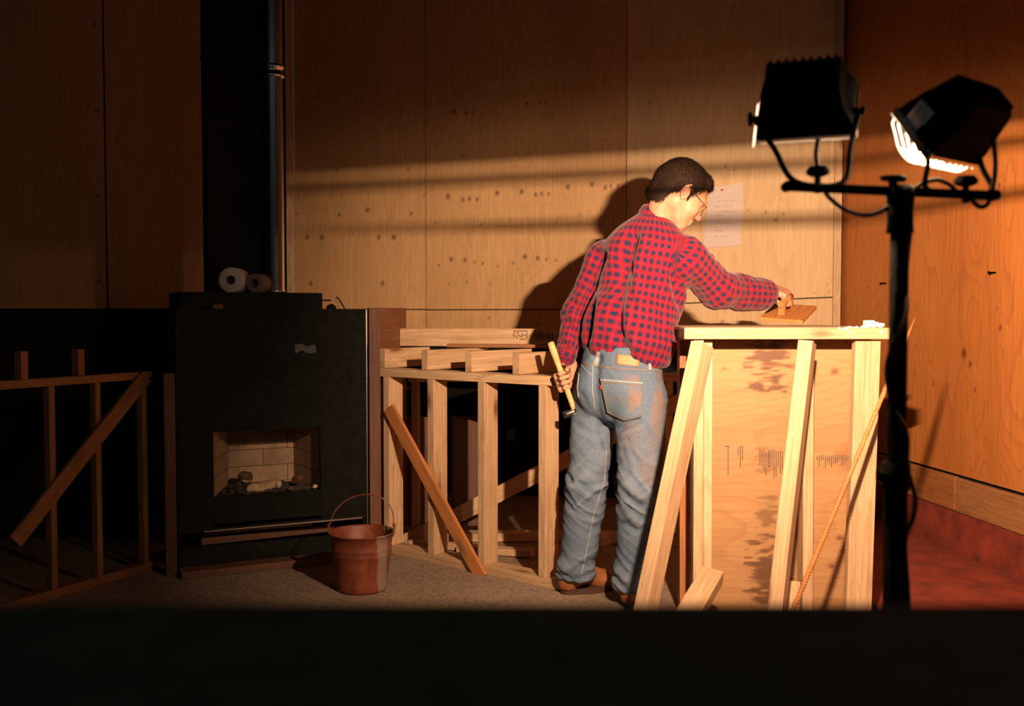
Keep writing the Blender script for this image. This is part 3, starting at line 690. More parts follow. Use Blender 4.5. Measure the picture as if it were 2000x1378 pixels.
# wire, nail and lump at the right end
o = tube('steel_rod', [MF @ Vector((.62, .20, FH+.04)), MF @ Vector((.72, .20, FH+.042))], .0035, M_BLACK, None, 8); tag(o, 'thin dark rod sticking sideways from the flue box', 'rod')
o = tube('bent_nail', [MF @ Vector((.765, .12, FH+.004)), MF @ Vector((.735, .12, FH+.05)), MF @ Vector((.730, .12, FH+.056)), MF @ Vector((.724, .12, FH+.052))], .003, M_BLACK, None, 8); tag(o, 'dark bent nail leaning up from the fireplace top', 'nail')
bm = bmesh.new(); bmesh.ops.create_icosphere(bm, subdivisions=3, radius=1)
for v in bm.verts: v.co = Vector((v.co.x*.024, v.co.y*.02, max(v.co.z, -.2)*.018))*(1+.15*float(vn3(np.array(v.co)*2+5, 2)))
o = bm_obj('putty_lump', bm, M_SOOT_SHADE, None, MF @ Matrix.Translation((.70, .12, FH+.005)), True); tag(o, 'small dark lump on the fireplace top beside the bent nail', 'lump')
# smudged grey sticker on the face
o = obj_world('sticker', [tuple(WP(x, y, FL-FB*.0012, -FB)) for x, y in ((575, 674), (588, 670), (600, 676), (616, 672), (618, 688), (604, 690), (590, 684), (577, 690))]+[tuple(WP(x, y, FL-FB*.0002, -FB)) for x, y in ((575, 674), (588, 670), (600, 676), (616, 672), (618, 688), (604, 690), (590, 684), (577, 690))],
              [(0, 1, 2, 3, 4, 5, 6, 7), (15, 14, 13, 12, 11, 10, 9, 8)]+[(i, i+8, (i+1) % 8+8, (i+1) % 8) for i in range(8)], plain('grey_sticker', (.05, .05, .045), .8, 0, .6, 90, 0), fp)
# wooden surround posts / panels either side
sr = empty('surround_panel', FL+FX*.87, 'brown wooden surround panel at the right side of the fireplace', 'panel')
a0 = FL+FX*(FW+.012+.028)
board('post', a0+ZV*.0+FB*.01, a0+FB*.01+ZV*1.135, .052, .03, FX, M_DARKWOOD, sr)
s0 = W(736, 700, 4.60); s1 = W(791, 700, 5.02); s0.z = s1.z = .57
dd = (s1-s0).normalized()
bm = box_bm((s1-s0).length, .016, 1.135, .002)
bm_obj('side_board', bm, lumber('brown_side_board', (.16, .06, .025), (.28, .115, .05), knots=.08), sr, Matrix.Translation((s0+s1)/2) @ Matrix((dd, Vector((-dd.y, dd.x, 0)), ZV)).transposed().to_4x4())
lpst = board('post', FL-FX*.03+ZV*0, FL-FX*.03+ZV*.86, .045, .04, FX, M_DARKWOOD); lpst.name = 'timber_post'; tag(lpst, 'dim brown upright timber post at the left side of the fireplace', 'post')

# ------------------------------------------------------------------ rusty bucket
BX = W(706, 1040, 3.98); bx = Vector((BX.x, 3.98, 0))
m, nt, b = newmat('rusty_painted_metal')
v = coords(nt, (1, 1, 1), rnd=False); n1 = noise(nt, v, 14, 5, .65, .4); n2 = noise(nt, v, 5, 4, .6, .8)
base = ramp(nt, n1, [(.3, (.09, .017, .007)), (.5, (.17, .038, .015)), (.7, (.24, .065, .026))])
tcs = nt.nodes.new('ShaderNodeTexCoord'); sp = nt.nodes.new('ShaderNodeSeparateXYZ'); nt.links.new(tcs.outputs['Object'], sp.inputs[0])
drip = ramp(nt, math_(nt, 'ADD', sp.outputs['X'], math_(nt, 'MULTIPLY', noise(nt, coords(nt, (20, 20, 6), rnd=False), 1, 4, .6), .05)), [(.098, (0, 0, 0)), (.108, (1, 1, 1)), (.128, (1, 1, 1)), (.135, (.2, .2, .2))])
base = mix(nt, math_(nt, 'MULTIPLY', drip, .75), base, (.26, .20, .15))
nt.links.new(base, b.inputs['Base Color']); b.inputs['Roughness'].default_value = .55; bump(nt, b, n1, .4, .002); M_RUST = m
bk = empty('bucket', bx, 'rusty orange brown metal bucket with raised wire handle', 'bucket')
MBk = Matrix.Translation(bx)
HBt = .232
prof = [(.0, .012), (.092, .012), (.096, .0), (.100, .0), (.101, .012), (.104, .03), (.117, HBt*.62), (.1205, HBt*.65), (.118, HBt*.68), (.1195, HBt*.71), (.1225, HBt*.74), (.120, HBt*.77), (.1265, HBt-.006), (.133, HBt-.003), (.1345, HBt), (.132, HBt+.003), (.1275, HBt), (.1235, HBt-.012), (.098, .018), (0, .018)]
bm_obj('pail', lathe_bm(prof, 64), M_RUST, bk, MBk)
for s in (-1, 1):
    bmE = box_bm(.006, .030, .050, .0025, 2); e = bm_obj('ear', bmE, M_RUST, bk, MBk @ Matrix.Translation((s*.1315, -.006 if s > 0 else .006, HBt+.008)) @ Matrix.Rotation(s*.1, 4, 'Y'))
hpz = []
for i in range(25):
    a = math.pi*i/24
    hpz.append(bx+Vector((-.128*math.cos(a)+.018*math.sin(a), .035*math.sin(a), HBt+.02+.125*math.sin(a)**.85)))
tube('handle', hpz, .0026, M_RUST, bk, 8)
bm_obj('water', lathe_bm([(.0, .11), (.111, .11)], 48), plain('murky_bucket_water', (.05, .02, .01), .08, 0, .1, 10, 0), bk, MBk)

# ------------------------------------------------------------------ right-hand counter frame
YC = 3.45
cf = empty('counter_frame', W(1530, 1240, YC)*1.0, 'pale framed counter with plywood back right of the man', 'counter')
cf.location.z = 0; ORG[cf] = Vector(cf.location)
zt_ = W(1530, 640, YC).z; PT = zt_-.019
c0, c1 = W(1334, 650, YC), W(1733, 650, YC)
board('top_plate', (c0.x, YC+.03, PT), (c1.x, YC+.03, PT), .11, .040, (0, 1, 0), M_LUM, cf, .004)
def upr(name, xt, xb, Y, w_, t_, mat=M_LUM, wdir=(1, 0, 0), ytop=664, par=cf):
    a = W(xt, ytop, Y); bq = W(xb, 1195, Y); d = (bq-a); k = (a.z-.0)/(a.z-bq.z); e = a+d*k; a2 = a-d*((PT-.020-a.z)/(d.z))*-1 if False else a
    return board(name, e+ZV*.001, a2, w_, t_, wdir, mat, par)
zu = W(1500, 664, YC+.03).z
upr('stud', 1692, 1674, YC+.02, .088, .038)
upr('stud', 1574, 1572, YC+.035, .036, .07)
upr('stud', 1362, 1360, YC+.02, .034, .06); upr('stud', 1380, 1378, YC+.05, .030, .06)
upr('stud', 1337, 1337, YC+.22, .046, .06, M_LUM_RED)
pz = PT-.022; pl0 = W(1388, 700, YC+.105); pl1 = W(1700, 700, YC+.105)
def on_p(x, y): q = W(x, y, YC+.105); return q.x-pl0.x, q.z
def stn(x, y, rx, ry, am): u, z = on_p(x, y); return (u, z, rx*YC/1944, ry*YC/1944, am)
ply('plywood_panel', (pl0.x, YC+.105, 0), (1, 0, 0), (0, 0, 1), pl1.x-pl0.x, (.01, .01), (pz, pz), M_PLY_PANEL, [on_p(x, y)+(r,) for x, y, r in ((1415, 720, .006), (1630, 725, .014), (1640, 1050, .012), (1625, 1105, .012))], 'h', .006, .012, 5, cf,
    stains=[stn(1503, 722, 36, 62, 1.0), (stn(1500, 655, 45, 22, .8)), stn(1497, 1120, 36, 82, .95), stn(1500, 1000, 22, 30, .6), stn(1492, 905, 20, 40, .35), stn(1650, 900, 18, 30, .3)])
nY = Vector((0, -1, 0)); pk = lambda x, y: W(x, y, YC+.105)
st_ = [(1415, 871, 1425, 871), (1422, 871, 1422, 927), (1442, 873, 1442, 888), (1446, 873, 1446, 912), (1450, 874, 1450, 898), (1444, 872, 1452, 872)]
rs = random.Random(4)
for x in range(1484, 1530, 4): st_.append((x, 876+rs.random()*6, x, 905+rs.random()*30))
for x in range(1596, 1660, 4): st_.append((x, 886+rs.random()*4, x, 896+rs.random()*20))
for y in range(880, 912, 5): st_.append((1500, y, 1504, y))
decal('ink_stamp', cf, [(pk(a, b_), pk(c_, d_)) for a, b_, c_, d_ in st_], .0022, nY)['kind'] = 'stuff'
# worktop boards and plaster crumbs
wt = board('worktop', (c0.x+.02, YC+.36, zt_+.002), (c1.x-.01, YC+.36, zt_+.002), .60, .012, (0, 1, 0), M_LUM, cf)
wt.location.z -= .006
M_PLASTER = plain('plaster', (.80, .72, .58), .9, 0, .08, 40, .5)
bm = bmesh.new()
rs = random.Random(9)
for i in range(16):
    x = W(1640+90*(i/15), 640, YC-.027).x+rs.uniform(-.01, .01); L = rs.uniform(.006, .016)
    bmi = bmesh.ops.create_icosphere(bm, subdivisions=2, radius=1); M_ = Matrix.Translation((x, YC-.026+rs.uniform(0, .02), zt_-.002-rs.random()*.022*(i % 2))) @ Matrix.Diagonal((rs.uniform(.005, .013), .003, L*.6, 1))
    for v_ in bmi['verts']: v_.co = M_ @ (v_.co*(1+.3*rs.uniform(-1, 1)))
o = bm_obj('dried_plaster', bm, M_PLASTER, cf); o.data.transform(Matrix.Translation(-ORG[cf])); o['kind'] = 'stuff'
for i, (x, y, s) in enumerate(((1697, 632, .034), (1709, 622, .026), (1722, 634, .02))):
    p = W(x, y, YC+.10); o = bm_obj('plaster_chip', box_bm(s, s*.8, s*.7, .003), M_PLASTER, None, Matrix.Translation((p.x, p.y, zt_+.002+s*.35)) @ Matrix.Rotation(i*.4, 4, 'Z'))
    if i == 1: o.location.x -= .003
    tag(o, ('largest pale plaster chip at the right end of the counter', 'pale plaster chip, middle one at the right end of the counter', 'smallest plaster chip beside the stand pole on the counter')[i], 'plaster chip', 'plaster chips on the counter')
# leaning boards
def lean(name, top, bot, w_, t_, wdir, mat, label, cat):
    a, bq = Vector(top), Vector(bot); d = bq-a; bq = a+d*(a.z/(a.z-bq.z))-d.normalized()*.02
    o = board(name, bq, a, w_, t_, wdir, mat, None, .003, .004, 3); return tag(o, label, cat)
lean('leaning_stud', W(1372, 672, 3.34), W(1259, 1200, 3.20), .045, .085, (.8, -.6, 0), M_LUM, 'bright pale timber leaning on the counter closest to the man', 'timber')
lean('leaning_stud', W(1577, 668, 3.35), W(1516, 1200, 3.20), .048, .075, (.9, -.45, 0), M_LUM, 'bright pale timber leaning against the middle of the counter', 'timber')
blk = board('wood_block', W(1392, 1122, 3.36), W(1338, 1214, 3.10), .075, .05, (1, 0, .0), M_LUM, None, .003); tag(blk, 'short pale timber offcut propped at the foot of the counter', 'offcut')
blk2 = board('wood_block', W(1549, 1134, 3.41), W(1546, 1235, 3.37), .040, .04, (1, 0, 0), M_LUM, None, .003); tag(blk2, 'short upright nail-pocked offcut behind the middle leaning timber', 'offcut')
# long rod with ribbed lower half
r0 = W(1540, 1212, 3.08); r1 = W(1722, 777, 3.36); r2 = r1+(r1-r0)*.40
r00 = r0-(r1-r0).normalized()*(r0.z/((r1-r0).normalized().z))*.97
rod = empty('ribbed_rod', r00, 'long thin brown rod leaning past the right counter stud', 'rod')
tube('shaft', [r00, r0.lerp(r1, .99), r2.lerp(r1, .45), r2], [.0075, .0075, .009, .002], M_LUM_RED, rod, 10)
bm = bmesh.new(); Lr = (r1-r00).length*.68; nn = int(Lr/.011); dr = (r1-r00).normalized()
xx, yy, zz = frame(r00, r1, (0, 1, 0)); Rm = Matrix((yy, zz, xx)).transposed().to_4x4()
for i in range(nn):
    p = r00+dr*(.02+i*.011)
    bmt = lathe_bm([(.0074, -.003), (.0098, 0), (.0074, .003)], 10)
    bmt.transform(Matrix.Translation(p-r00) @ Rm); mm = bpy.data.meshes.new('t'); bmt.to_mesh(mm); bm.from_mesh(mm); bmt.free(); bpy.data.meshes.remove(mm)
bm_obj('ribs', bm, M_LUM_RED, rod)
# sheet of paper pinned to the back wall
off = BN*.004
def on_w(x, y, o_=0.004): return WP(x, y, P0+BN*o_, BN)
cor = [on_w(1373, 485), on_w(1447, 479), on_w(1451, 356), on_w(1386, 368)]
V_ = []; F_ = []; n = 10
for i in range(n+1):
    for j in range(n+1):
        a, c = i/n, j/n; p = cor[0].lerp(cor[1], a).lerp(cor[3].lerp(cor[2], a), c)
        V_.append(tuple(p+BN*(.012*(1-c)**2*(.4+.6*a)+.004*math.sin(a*4))))
for i in range(n):
    for j in range(n): k = i*(n+1)+j; F_.append((k, k+n+1, k+n+2, k+1))
pa = obj_world('paper_sheet', V_, F_, plain('note_paper', (.62, .52, .50), .8, 0, .03, 60, 0), None, cor[0]); sd_ = pa.modifiers.new('s', 'SOLIDIFY'); sd_.thickness = .0006
tag(pa, 'sheet of note paper with faint handwriting pinned on the back wall', 'paper')
rs = random.Random(5); hs_ = []
for y, xa, xb in ((392, 1402, 1442), (403, 1395, 1430), (413, 1398, 1436), (420, 1396, 1412), (428, 1400, 1428), (436, 1398, 1424), (450, 1396, 1408), (462, 1394, 1420)):
    x = xa
    while x < xb:
        dx = rs.uniform(1.5, 3.5); hs_.append(((x, y+rs.uniform(-2, 2)), (x+dx, y-.08*(x-xa)*.6+rs.uniform(-2, 2)))); x += dx+(rs.random() < .25)*3
decal('handwriting', pa, [(on_w(*a, .022), on_w(*b_, .022)) for a, b_ in hs_], .0016, BN, .0008, plain('pencil_marks', (.33, .25, .25), .8, 0, .1, 20, 0))['kind'] = 'stuff'
pp = on_w(1410, 371, .006); pin = empty('push_pin', pp, 'red push pin holding the note paper to the wall', 'push pin')
M_REDP = plain('red_plastic', (.5, .01, .012), .3, 0, .05, 30, 0)
bm_obj('pin_head', lathe_bm([(0, 0), (.006, 0), (.0062, .002), (.0035, .004), (.003, .011), (.0055, .013), (.0055, .015), (0, .016)], 16), M_REDP, pin, Matrix.Translation(pp) @ BN.to_track_quat('Z', 'Y').to_matrix().to_4x4())
tube('pin_point', [pp-BN*.004, pp+BN*.001], .0006, M_CHROME, pin, 6)
# ------------------------------------------------------------------ organic surfaces: distance fields and surface nets
class Field:
    def __init__(s, lo, hi, h):
        s.lo = np.array(lo, float); s.h = h
        s.n = np.ceil((np.array(hi, float)-s.lo)/h).astype(int)+1
        s.a = np.full(tuple(s.n), 1.0, np.float32)
    def win(s, lo, hi):
        a = np.clip(np.floor((np.array(lo)-s.lo)/s.h).astype(int), 0, s.n); b = np.clip(np.ceil((np.array(hi)-s.lo)/s.h).astype(int)+1, 0, s.n)
        if (b <= a).any(): return None
        sl = tuple(slice(a[i], b[i]) for i in range(3))
        ax = [s.lo[i]+s.h*np.arange(a[i], b[i]) for i in range(3)]
        return sl, ax[0][:, None, None], ax[1][None, :, None], ax[2][None, None, :]
    def put(s, d, sl, k, sub=False):
        a = s.a[sl]
        if sub: d = -d; h = np.clip(.5-.5*(a-d)/k, 0, 1) if k > 0 else None; s.a[sl] = (np.maximum(a, d) if k <= 0 else a*(1-h)+d*h+k*h*(1-h)); return
        if k <= 0: s.a[sl] = np.minimum(a, d); return
        h = np.clip(.5+.5*(a-d)/k, 0, 1); s.a[sl] = a*(1-h)+d*h-k*h*(1-h)
    def cone(s, p0, p1, r0, r1, k=.02, flat=None, q=1.0, sub=False):
        p0 = np.array(p0, float); p1 = np.array(p1, float); m = max(r0, r1)+k+3*s.h
        w_ = s.win(np.minimum(p0, p1)-m, np.maximum(p0, p1)+m)
        if w_ is None: return
        sl, X, Y, Z = w_; v = p1-p0; L2 = v@v
        dx, dy, dz = X-p0[0], Y-p0[1], Z-p0[2]
        t = np.clip((dx*v[0]+dy*v[1]+dz*v[2])/L2, 0, 1) if L2 > 1e-12 else 0*dx
        ex, ey, ez = dx-t*v[0], dy-t*v[1], dz-t*v[2]
        l2 = ex*ex+ey*ey+ez*ez
        if flat is not None:
            f = np.array(flat, float); f /= np.linalg.norm(f); e = ex*f[0]+ey*f[1]+ez*f[2]; l2 = l2+e*e*(q*q-1)
        s.put((np.sqrt(l2)-(r0+(r1-r0)*t)).astype(np.float32), sl, k, sub)
    def ell(s, c, r, R=None, k=.02, sub=False):
        """ellipsoid, R: 3x3 whose columns are its axes"""
        c = np.array(c, float); r = np.array(r, float); R = np.eye(3) if R is None else np.array(R, float)
        m = np.abs(R)@r+k+3*s.h; w_ = s.win(c-m, c+m)
        if w_ is None: return
        sl, X, Y, Z = w_; dx, dy, dz = X-c[0], Y-c[1], Z-c[2]
        q = [dx*R[0, i]+dy*R[1, i]+dz*R[2, i] for i in range(3)]
        k0 = np.sqrt(sum((q[i]/r[i])**2 for i in range(3))); k1 = np.sqrt(sum((q[i]/r[i]**2)**2 for i in range(3)))+1e-9
        s.put((k0*(k0-1)/k1).astype(np.float32), sl, k, sub)
    def cut(s, c, n, k=.0):
        """keep the side the normal points away from"""
        n = np.array(n, float); n /= np.linalg.norm(n); c = np.array(c, float)
        X, Y, Z = [s.lo[i]+s.h*np.arange(s.n[i]) for i in range(3)]
        d = ((X-c[0])*n[0])[:, None, None]+((Y-c[1])*n[1])[None, :, None]+((Z-c[2])*n[2])[None, None, :]
        if k > 0:
            h = np.clip(.5-.5*(s.a-d)/k, 0, 1); s.a = (s.a*(1-h)+d*h+k*h*(1-h)).astype(np.float32)
        else: s.a = np.maximum(s.a, d).astype(np.float32)
    def mesh(s):
        a = s.a; a[0] = a[-1] = 1; a[:, 0] = a[:, -1] = 1; a[:, :, 0] = a[:, :, -1] = 1
        S = a < 0; c = np.zeros(tuple(np.array(a.shape)-1), np.int8)
        off = [(i, j, k) for i in (0, 1) for j in (0, 1) for k in (0, 1)]
        sh = a.shape
        for o in off: c += S[o[0]:sh[0]-1+o[0], o[1]:sh[1]-1+o[1], o[2]:sh[2]-1+o[2]]
        ai = np.argwhere((c > 0) & (c < 8)); idx = np.full(c.shape, -1, np.int64); idx[tuple(ai.T)] = np.arange(len(ai))
        vals = np.stack([a[tuple((ai+np.array(o)).T)] for o in off], 1); O = np.array(off, float)
        acc = np.zeros((len(ai), 3)); cnt = np.zeros(len(ai))
        for i in range(8):
            for j in range(i+1, 8):
                if abs(O[i]-O[j]).sum() != 1: continue
                va, vb = vals[:, i], vals[:, j]; m = (va < 0) != (vb < 0)
                t = np.where(m, va/(va-vb+1e-20), 0)[:, None]
                acc += np.where(m[:, None], O[i]+(O[j]-O[i])*t, 0); cnt += m
        V = s.lo+s.h*(ai+acc/cnt[:, None])
        F = []
        for ax in range(3):
            u, v = (ax+1) % 3, (ax+2) % 3
            s0 = [slice(None)]*3; s1 = [slice(None)]*3; s0[ax] = slice(0, -1); s1[ax] = slice(1, None)
            d = S[tuple(s0)] != S[tuple(s1)]; e = np.argwhere(d)
            e = e[(e[:, u] > 0) & (e[:, v] > 0) & (e[:, u] < c.shape[u]) & (e[:, v] < c.shape[v])]
            def cell(du, dv):
                q = e.copy(); q[:, u] -= du; q[:, v] -= dv; return idx[tuple(q.T)]
            quad = np.stack([cell(1, 1), cell(0, 1), cell(0, 0), cell(1, 0)], 1)
            ins = S[tuple(e.T)]; quad[~ins] = quad[~ins][:, ::-1]; F.append(quad)
        return V, np.concatenate(F)
def vnormals(V, F):
    n = np.cross(V[F[:, 2]]-V[F[:, 0]], V[F[:, 3]]-V[F[:, 1]]); N_ = np.zeros_like(V)
    for i in range(4): np.add.at(N_, F[:, i], n)
    return N_/(np.linalg.norm(N_, axis=1)[:, None]+1e-12)
def relax(V, F, it=2, lam=.5):
    E = np.concatenate([F[:, [0, 1]], F[:, [1, 2]], F[:, [2, 3]], F[:, [3, 0]]])
    for _ in range(it):
        A = np.zeros_like(V); c = np.zeros(len(V))
        np.add.at(A, E[:, 0], V[E[:, 1]]); np.add.at(A, E[:, 1], V[E[:, 0]]); np.add.at(c, E[:, 0], 1); np.add.at(c, E[:, 1], 1)
        V = V+lam*(A/c[:, None]-V)
    return V
def seg_t(V, a, b):
    a = np.array(a, float); b = np.array(b, float); d = b-a; t = np.clip((V-a)@d/(d@d), 0, 1)
    return t, np.linalg.norm(V-a-t[:, None]*d, axis=1)
def pxgroove(px, py, pts, sig):
    best = np.full(px.shape, 1e9)
    for (ax, ay), (bx_, by_) in zip(pts[:-1], pts[1:]):
        dx, dy = bx_-ax, by_-ay; t = np.clip(((px-ax)*dx+(py-ay)*dy)/(dx*dx+dy*dy), 0, 1)
        best = np.minimum(best, (px-ax-t*dx)**2+(py-ay-t*dy)**2)
    return np.exp(-best/(2*sig*sig))
def raw(v): return np.array(v, float)

# ------------------------------------------------------------------ the man
FWm = np.array([.54, .84, 0]); FWm /= np.linalg.norm(FWm)          # the way he faces
RTm = np.array([FWm[1], -FWm[0], 0]); UPm = np.array([0, 0, 1.])     # his right-hand side
person = empty('person', (W(1190, 1170, 3.84).x, 3.84, 0), 'man with glasses in a red checked shirt and jeans, seen from behind, reaching right', 'person')
PO = np.array(person.location)
# joints
nk = raw(W(1278, 436, 3.92)); chest = raw(W(1258, 505, 3.90)); waist = raw(W(1226, 668, 3.86)); hipc = raw(W(1212, 742, 3.85))
shR = chest+RTm*.165+np.array([0, 0, .035]); shL = chest-RTm*.175+np.array([0, 0, .012])
shR = raw(W(1340, 500, 3.80)); shL = raw(W(1178, 505, 4.00))
elR = raw(W(1402, 566, 3.92)); wrR = raw(W(1502, 573, 4.06))
elL = raw(W(1126, 612, 4.02)); wrL = raw(W(1103, 704, 3.95))
hpL = raw(W(1163, 775, 3.93)); knL = raw(W(1146, 950, 3.88)); anL = raw(W(1122, 1146, 3.92))
hpR = raw(W(1250, 778, 3.78)); knR = raw(W(1249, 950, 3.70)); anR = raw(W(1234, 1150, 3.76))
hdC = raw(W(1331, 377, 3.88))
cam0 = np.array([0, 0, EYE])

# ---- shirt
f = Field(np.array([.08, 3.55, .72]), np.array([1.12, 4.25, 1.56]), .0065)
f.cone(chest+UPm*.01, chest-UPm*.12+(waist-chest)*.1, .158, .165, .03, FWm, 1.45)
f.cone(chest-UPm*.10, waist+UPm*.03, .165, .178, .04, FWm, 1.38)
f.cone(waist+UPm*.05, waist-UPm*.01, .180, .184, .03, FWm, 1.32)
f.cone(shL+UPm*-.01, shR+UPm*-.01, .068, .070, .04, FWm, 1.1)
f.cone(chest+RTm*.07+UPm*.03-FWm*.04, chest+RTm*.08-UPm*.08-FWm*.045, .07, .06, .04); f.cone(chest-RTm*.07+UPm*.03-FWm*.04, chest-RTm*.08-UPm*.08-FWm*.045, .07, .06, .04)
f.cone(nk-UPm*.02, chest+RTm*.13+UPm*.025, .062, .060, .05); f.cone(nk-UPm*.02, chest-RTm*.12+UPm*.02, .062, .055, .04)
f.cone(nk-UPm*.05, nk+UPm*.0+np.array([.012, 0, .006]), .070, .062, .02)
hem_c = raw(W(1232, 704, 3.86)); hem_n = -UPm*1.0-RTm*.20
f.cut(hem_c, hem_n, .018)
f.cone(shR, elR, .073, .072, .03); f.cone(elR, wrR+(elR-wrR)*.12, .076, .060, .03)
f.cone(elR+(wrR-elR)*.45-UPm*.012, elR+(wrR-elR)*.8-UPm*.010, .064, .058, .03)
f.cone(shL, elL, .068, .056, .03); f.cone(elL, wrL+(elL-wrL)*.10, .056, .041, .03)
# open the neck
f.cone(nk+np.array([.022, 0, .0])+FWm*.01, nk+np.array([.05, .01, .08]), .050, .060, .006, sub=True)
V, F = f.mesh(); V = relax(V, F, 2); Nm = vnormals(V, F)
spn_a, spn_b = waist-UPm*.05, nk+UPm*.05
tR1, dR1 = seg_t(V, shR, elR); tR2, dR2 = seg_t(V, elR, wrR); tL1, dL1 = seg_t(V, shL, elL); tL2, dL2 = seg_t(V, elL, wrL)
tS, dS = seg_t(V, spn_a, spn_b)
lat = (V-chest)@RTm
dR = np.minimum(dR1, dR2); dL = np.minimum(dL1, dL2)
isR = (dR < .095) & ((lat > .155) | (V[:, 0] > elR[0]-.03)); isL = (dL < .09) & (lat < -.165)
# cloth folds
px, py = PX(V); facing = np.clip(-np.sum(Nm*(V-cam0), 1)/np.linalg.norm(V-cam0, axis=1), 0, 1)
disp = np.zeros(len(V))
for pts, dp, sg in ((((1236, 462), (1226, 500), (1214, 545), (1206, 600), (1206, 640), (1222, 686)), .036, 8.5), (((1200, 610), (1203, 650), (1212, 690)), .016, 7),
                    (((1172, 500), (1158, 540), (1150, 590), (1144, 640), (1138, 690)), .032, 8), (((1232, 520), (1230, 560), (1238, 600)), .014, 4.5),
                    (((1322, 470), (1310, 520), (1322, 570), (1334, 600)), .016, 6), (((1330, 580), (1300, 600), (1290, 640)), .006, 6),
                    (((1270, 500), (1262, 560), (1258, 640)), .004, 6), (((1292, 520), (1290, 600), (1300, 680)), .005, 6), (((1180, 560), (1178, 640), (1175, 690)), .004, 6),
                    (((1350, 500), (1330, 530), (1322, 560)), .006, 5), (((1380, 590), (1360, 560), (1352, 530)), .006, 5), (((1480, 540), (1462, 560), (1470, 590)), .007, 5),
                    (((1110, 560), (1122, 590), (1128, 620)), .008, 5), (((1094, 610), (1110, 630), (1124, 650)), .010, 5), (((1090, 660), (1104, 672), (1118, 690)), .010, 5)):
    disp -= dp*pxgroove(px, py, pts, sg)*(facing > 0)*np.minimum(1, facing*3)
    q = [(x+sg*2.2, y) for x, y in pts]; disp += dp*.28*pxgroove(px, py, q, sg)*(facing > 0)
h_ = (V-waist)@UPm
wr = fbm(np.stack([V@RTm*16, V@FWm*16, V[:, 2]*4.5], -1), 3, 3)
disp += np.where(~(isR | isL), .0045*wr+.004*np.abs(vn3(np.stack([V@RTm*30, V@FWm*30, V[:, 2]*6], -1), 8))*np.clip(1-abs(h_)/.12, 0, 1)*1.5, 0)
ww = vn3(np.stack([V@RTm*12, V@FWm*12, V[:, 2]*26+V[:, 0]*10], -1), 12); disp += np.where(isL | isR, .0055*ww+.003*vn3(V*45, 3), 0)
# the blouse bulges over the belt
disp += .010*np.exp(-((h_+.005)/.02)**2)*(.5+.5*vn3(np.stack([V@RTm*18, V@FWm*18, V[:, 2]*0], -1), 5))*(~(isR | isL))
V = V+Nm*disp[:, None]
def uvmesh(me, uvv, F, per, flags):
    """wrap-safe UVs; uvv per vertex, flags: region id per face"""
    uvl = me.uv_layers.new(name='UVMap')
    U_ = np.zeros((len(F), 4, 2))
    for rid, (uu, vv, pr) in per.items():
        m = flags == rid; u4 = uu[F[m]]; v4 = vv[F[m]]
        if pr:
            mx = u4.max(1, keepdims=True); u4 = np.where(mx-u4 > pr/2, u4+pr, u4)
        U_[m, :, 0] = u4; U_[m, :, 1] = v4
    uvl.data.foreach_set('uv', U_.reshape(-1).astype(np.float32))
def arm_uv(V, a, b, c_, rr):
    a, b, c_ = raw(a), raw(b), raw(c_); d1 = b-a; d2 = c_-b; L1 = np.linalg.norm(d1); L2 = np.linalg.norm(d2)
    t1, q1 = seg_t(V, a, b); t2, q2 = seg_t(V, b, c_); s2 = q2 < q1
    al = np.where(s2, L1+((V-b)@d2)/L2, ((V-a)@d1)/L1)
    dm = (c_-a)/np.linalg.norm(c_-a); e1 = np.array([0, 1., 0]); e1 -= dm*(e1@dm); e1 /= np.linalg.norm(e1); e2 = np.cross(dm, e1)
    ctr = np.where(s2[:, None], b+t2[:, None]*d2, a+t1[:, None]*d1); r_ = V-ctr
    return np.arctan2(r_@e2, r_@e1)*rr, al, 2*math.pi*rr
ax_ = (spn_b-spn_a)/np.linalg.norm(spn_b-spn_a); cS = spn_a+(((V-spn_a)@ax_)[:, None])*ax_; rS = V-cS
uT = np.arctan2(rS@RTm, -(rS@FWm)*1.35)*.168; vT = (V-spn_a)@ax_
uR, vR, pR = arm_uv(V, shR, elR, wrR, .072); uL, vL, pL = arm_uv(V, shL, elL, wrL, .058)
fl = np.zeros(len(F), int); fl[isR[F].mean(1) > .5] = 1; fl[isL[F].mean(1) > .5] = 2
m, nt, b = newmat('red_checked_flannel')
tc = nt.nodes.new('ShaderNodeTexCoord'); sp = nt.nodes.new('ShaderNodeSeparateXYZ')
wn = nt.nodes.new('ShaderNodeTexNoise'); wn.inputs['Scale'].default_value = 14; nt.links.new(tc.outputs['Object'], wn.inputs['Vector'])
wm_ = nt.nodes.new('ShaderNodeMix'); wm_.data_type = 'VECTOR'; wm_.inputs[0].default_value = .012; nt.links.new(tc.outputs['UV'], wm_.inputs[4]); nt.links.new(wn.outputs['Color'], wm_.inputs[5])
nt.links.new(wm_.outputs[1], sp.inputs[0])
def stripe(src, per, wid, ph=0.0, soft=.05):
    fr = math_(nt, 'FRACT', math_(nt, 'ADD', math_(nt, 'MULTIPLY', src, 1/per), ph)); d = math_(nt, 'ABSOLUTE', math_(nt, 'SUBTRACT', fr, .5))
    return ramp(nt, d, [(max(0, wid/2-soft), (1, 1, 1)), (wid/2+soft, (0, 0, 0))])
PU, PV = .0262, .031
su, sv = stripe(sp.outputs['X'], PU, .54), stripe(sp.outputs['Y'], PV, .50)
lu, lv = stripe(sp.outputs['X'], PU, .07, .5, .04), stripe(sp.outputs['Y'], PV, .06, .5, .04)
lu2, lv2 = stripe(sp.outputs['X'], PU, .05, .26, .03), stripe(sp.outputs['Y'], PV, .05, .26, .03)
base = (.225, .006, .016)
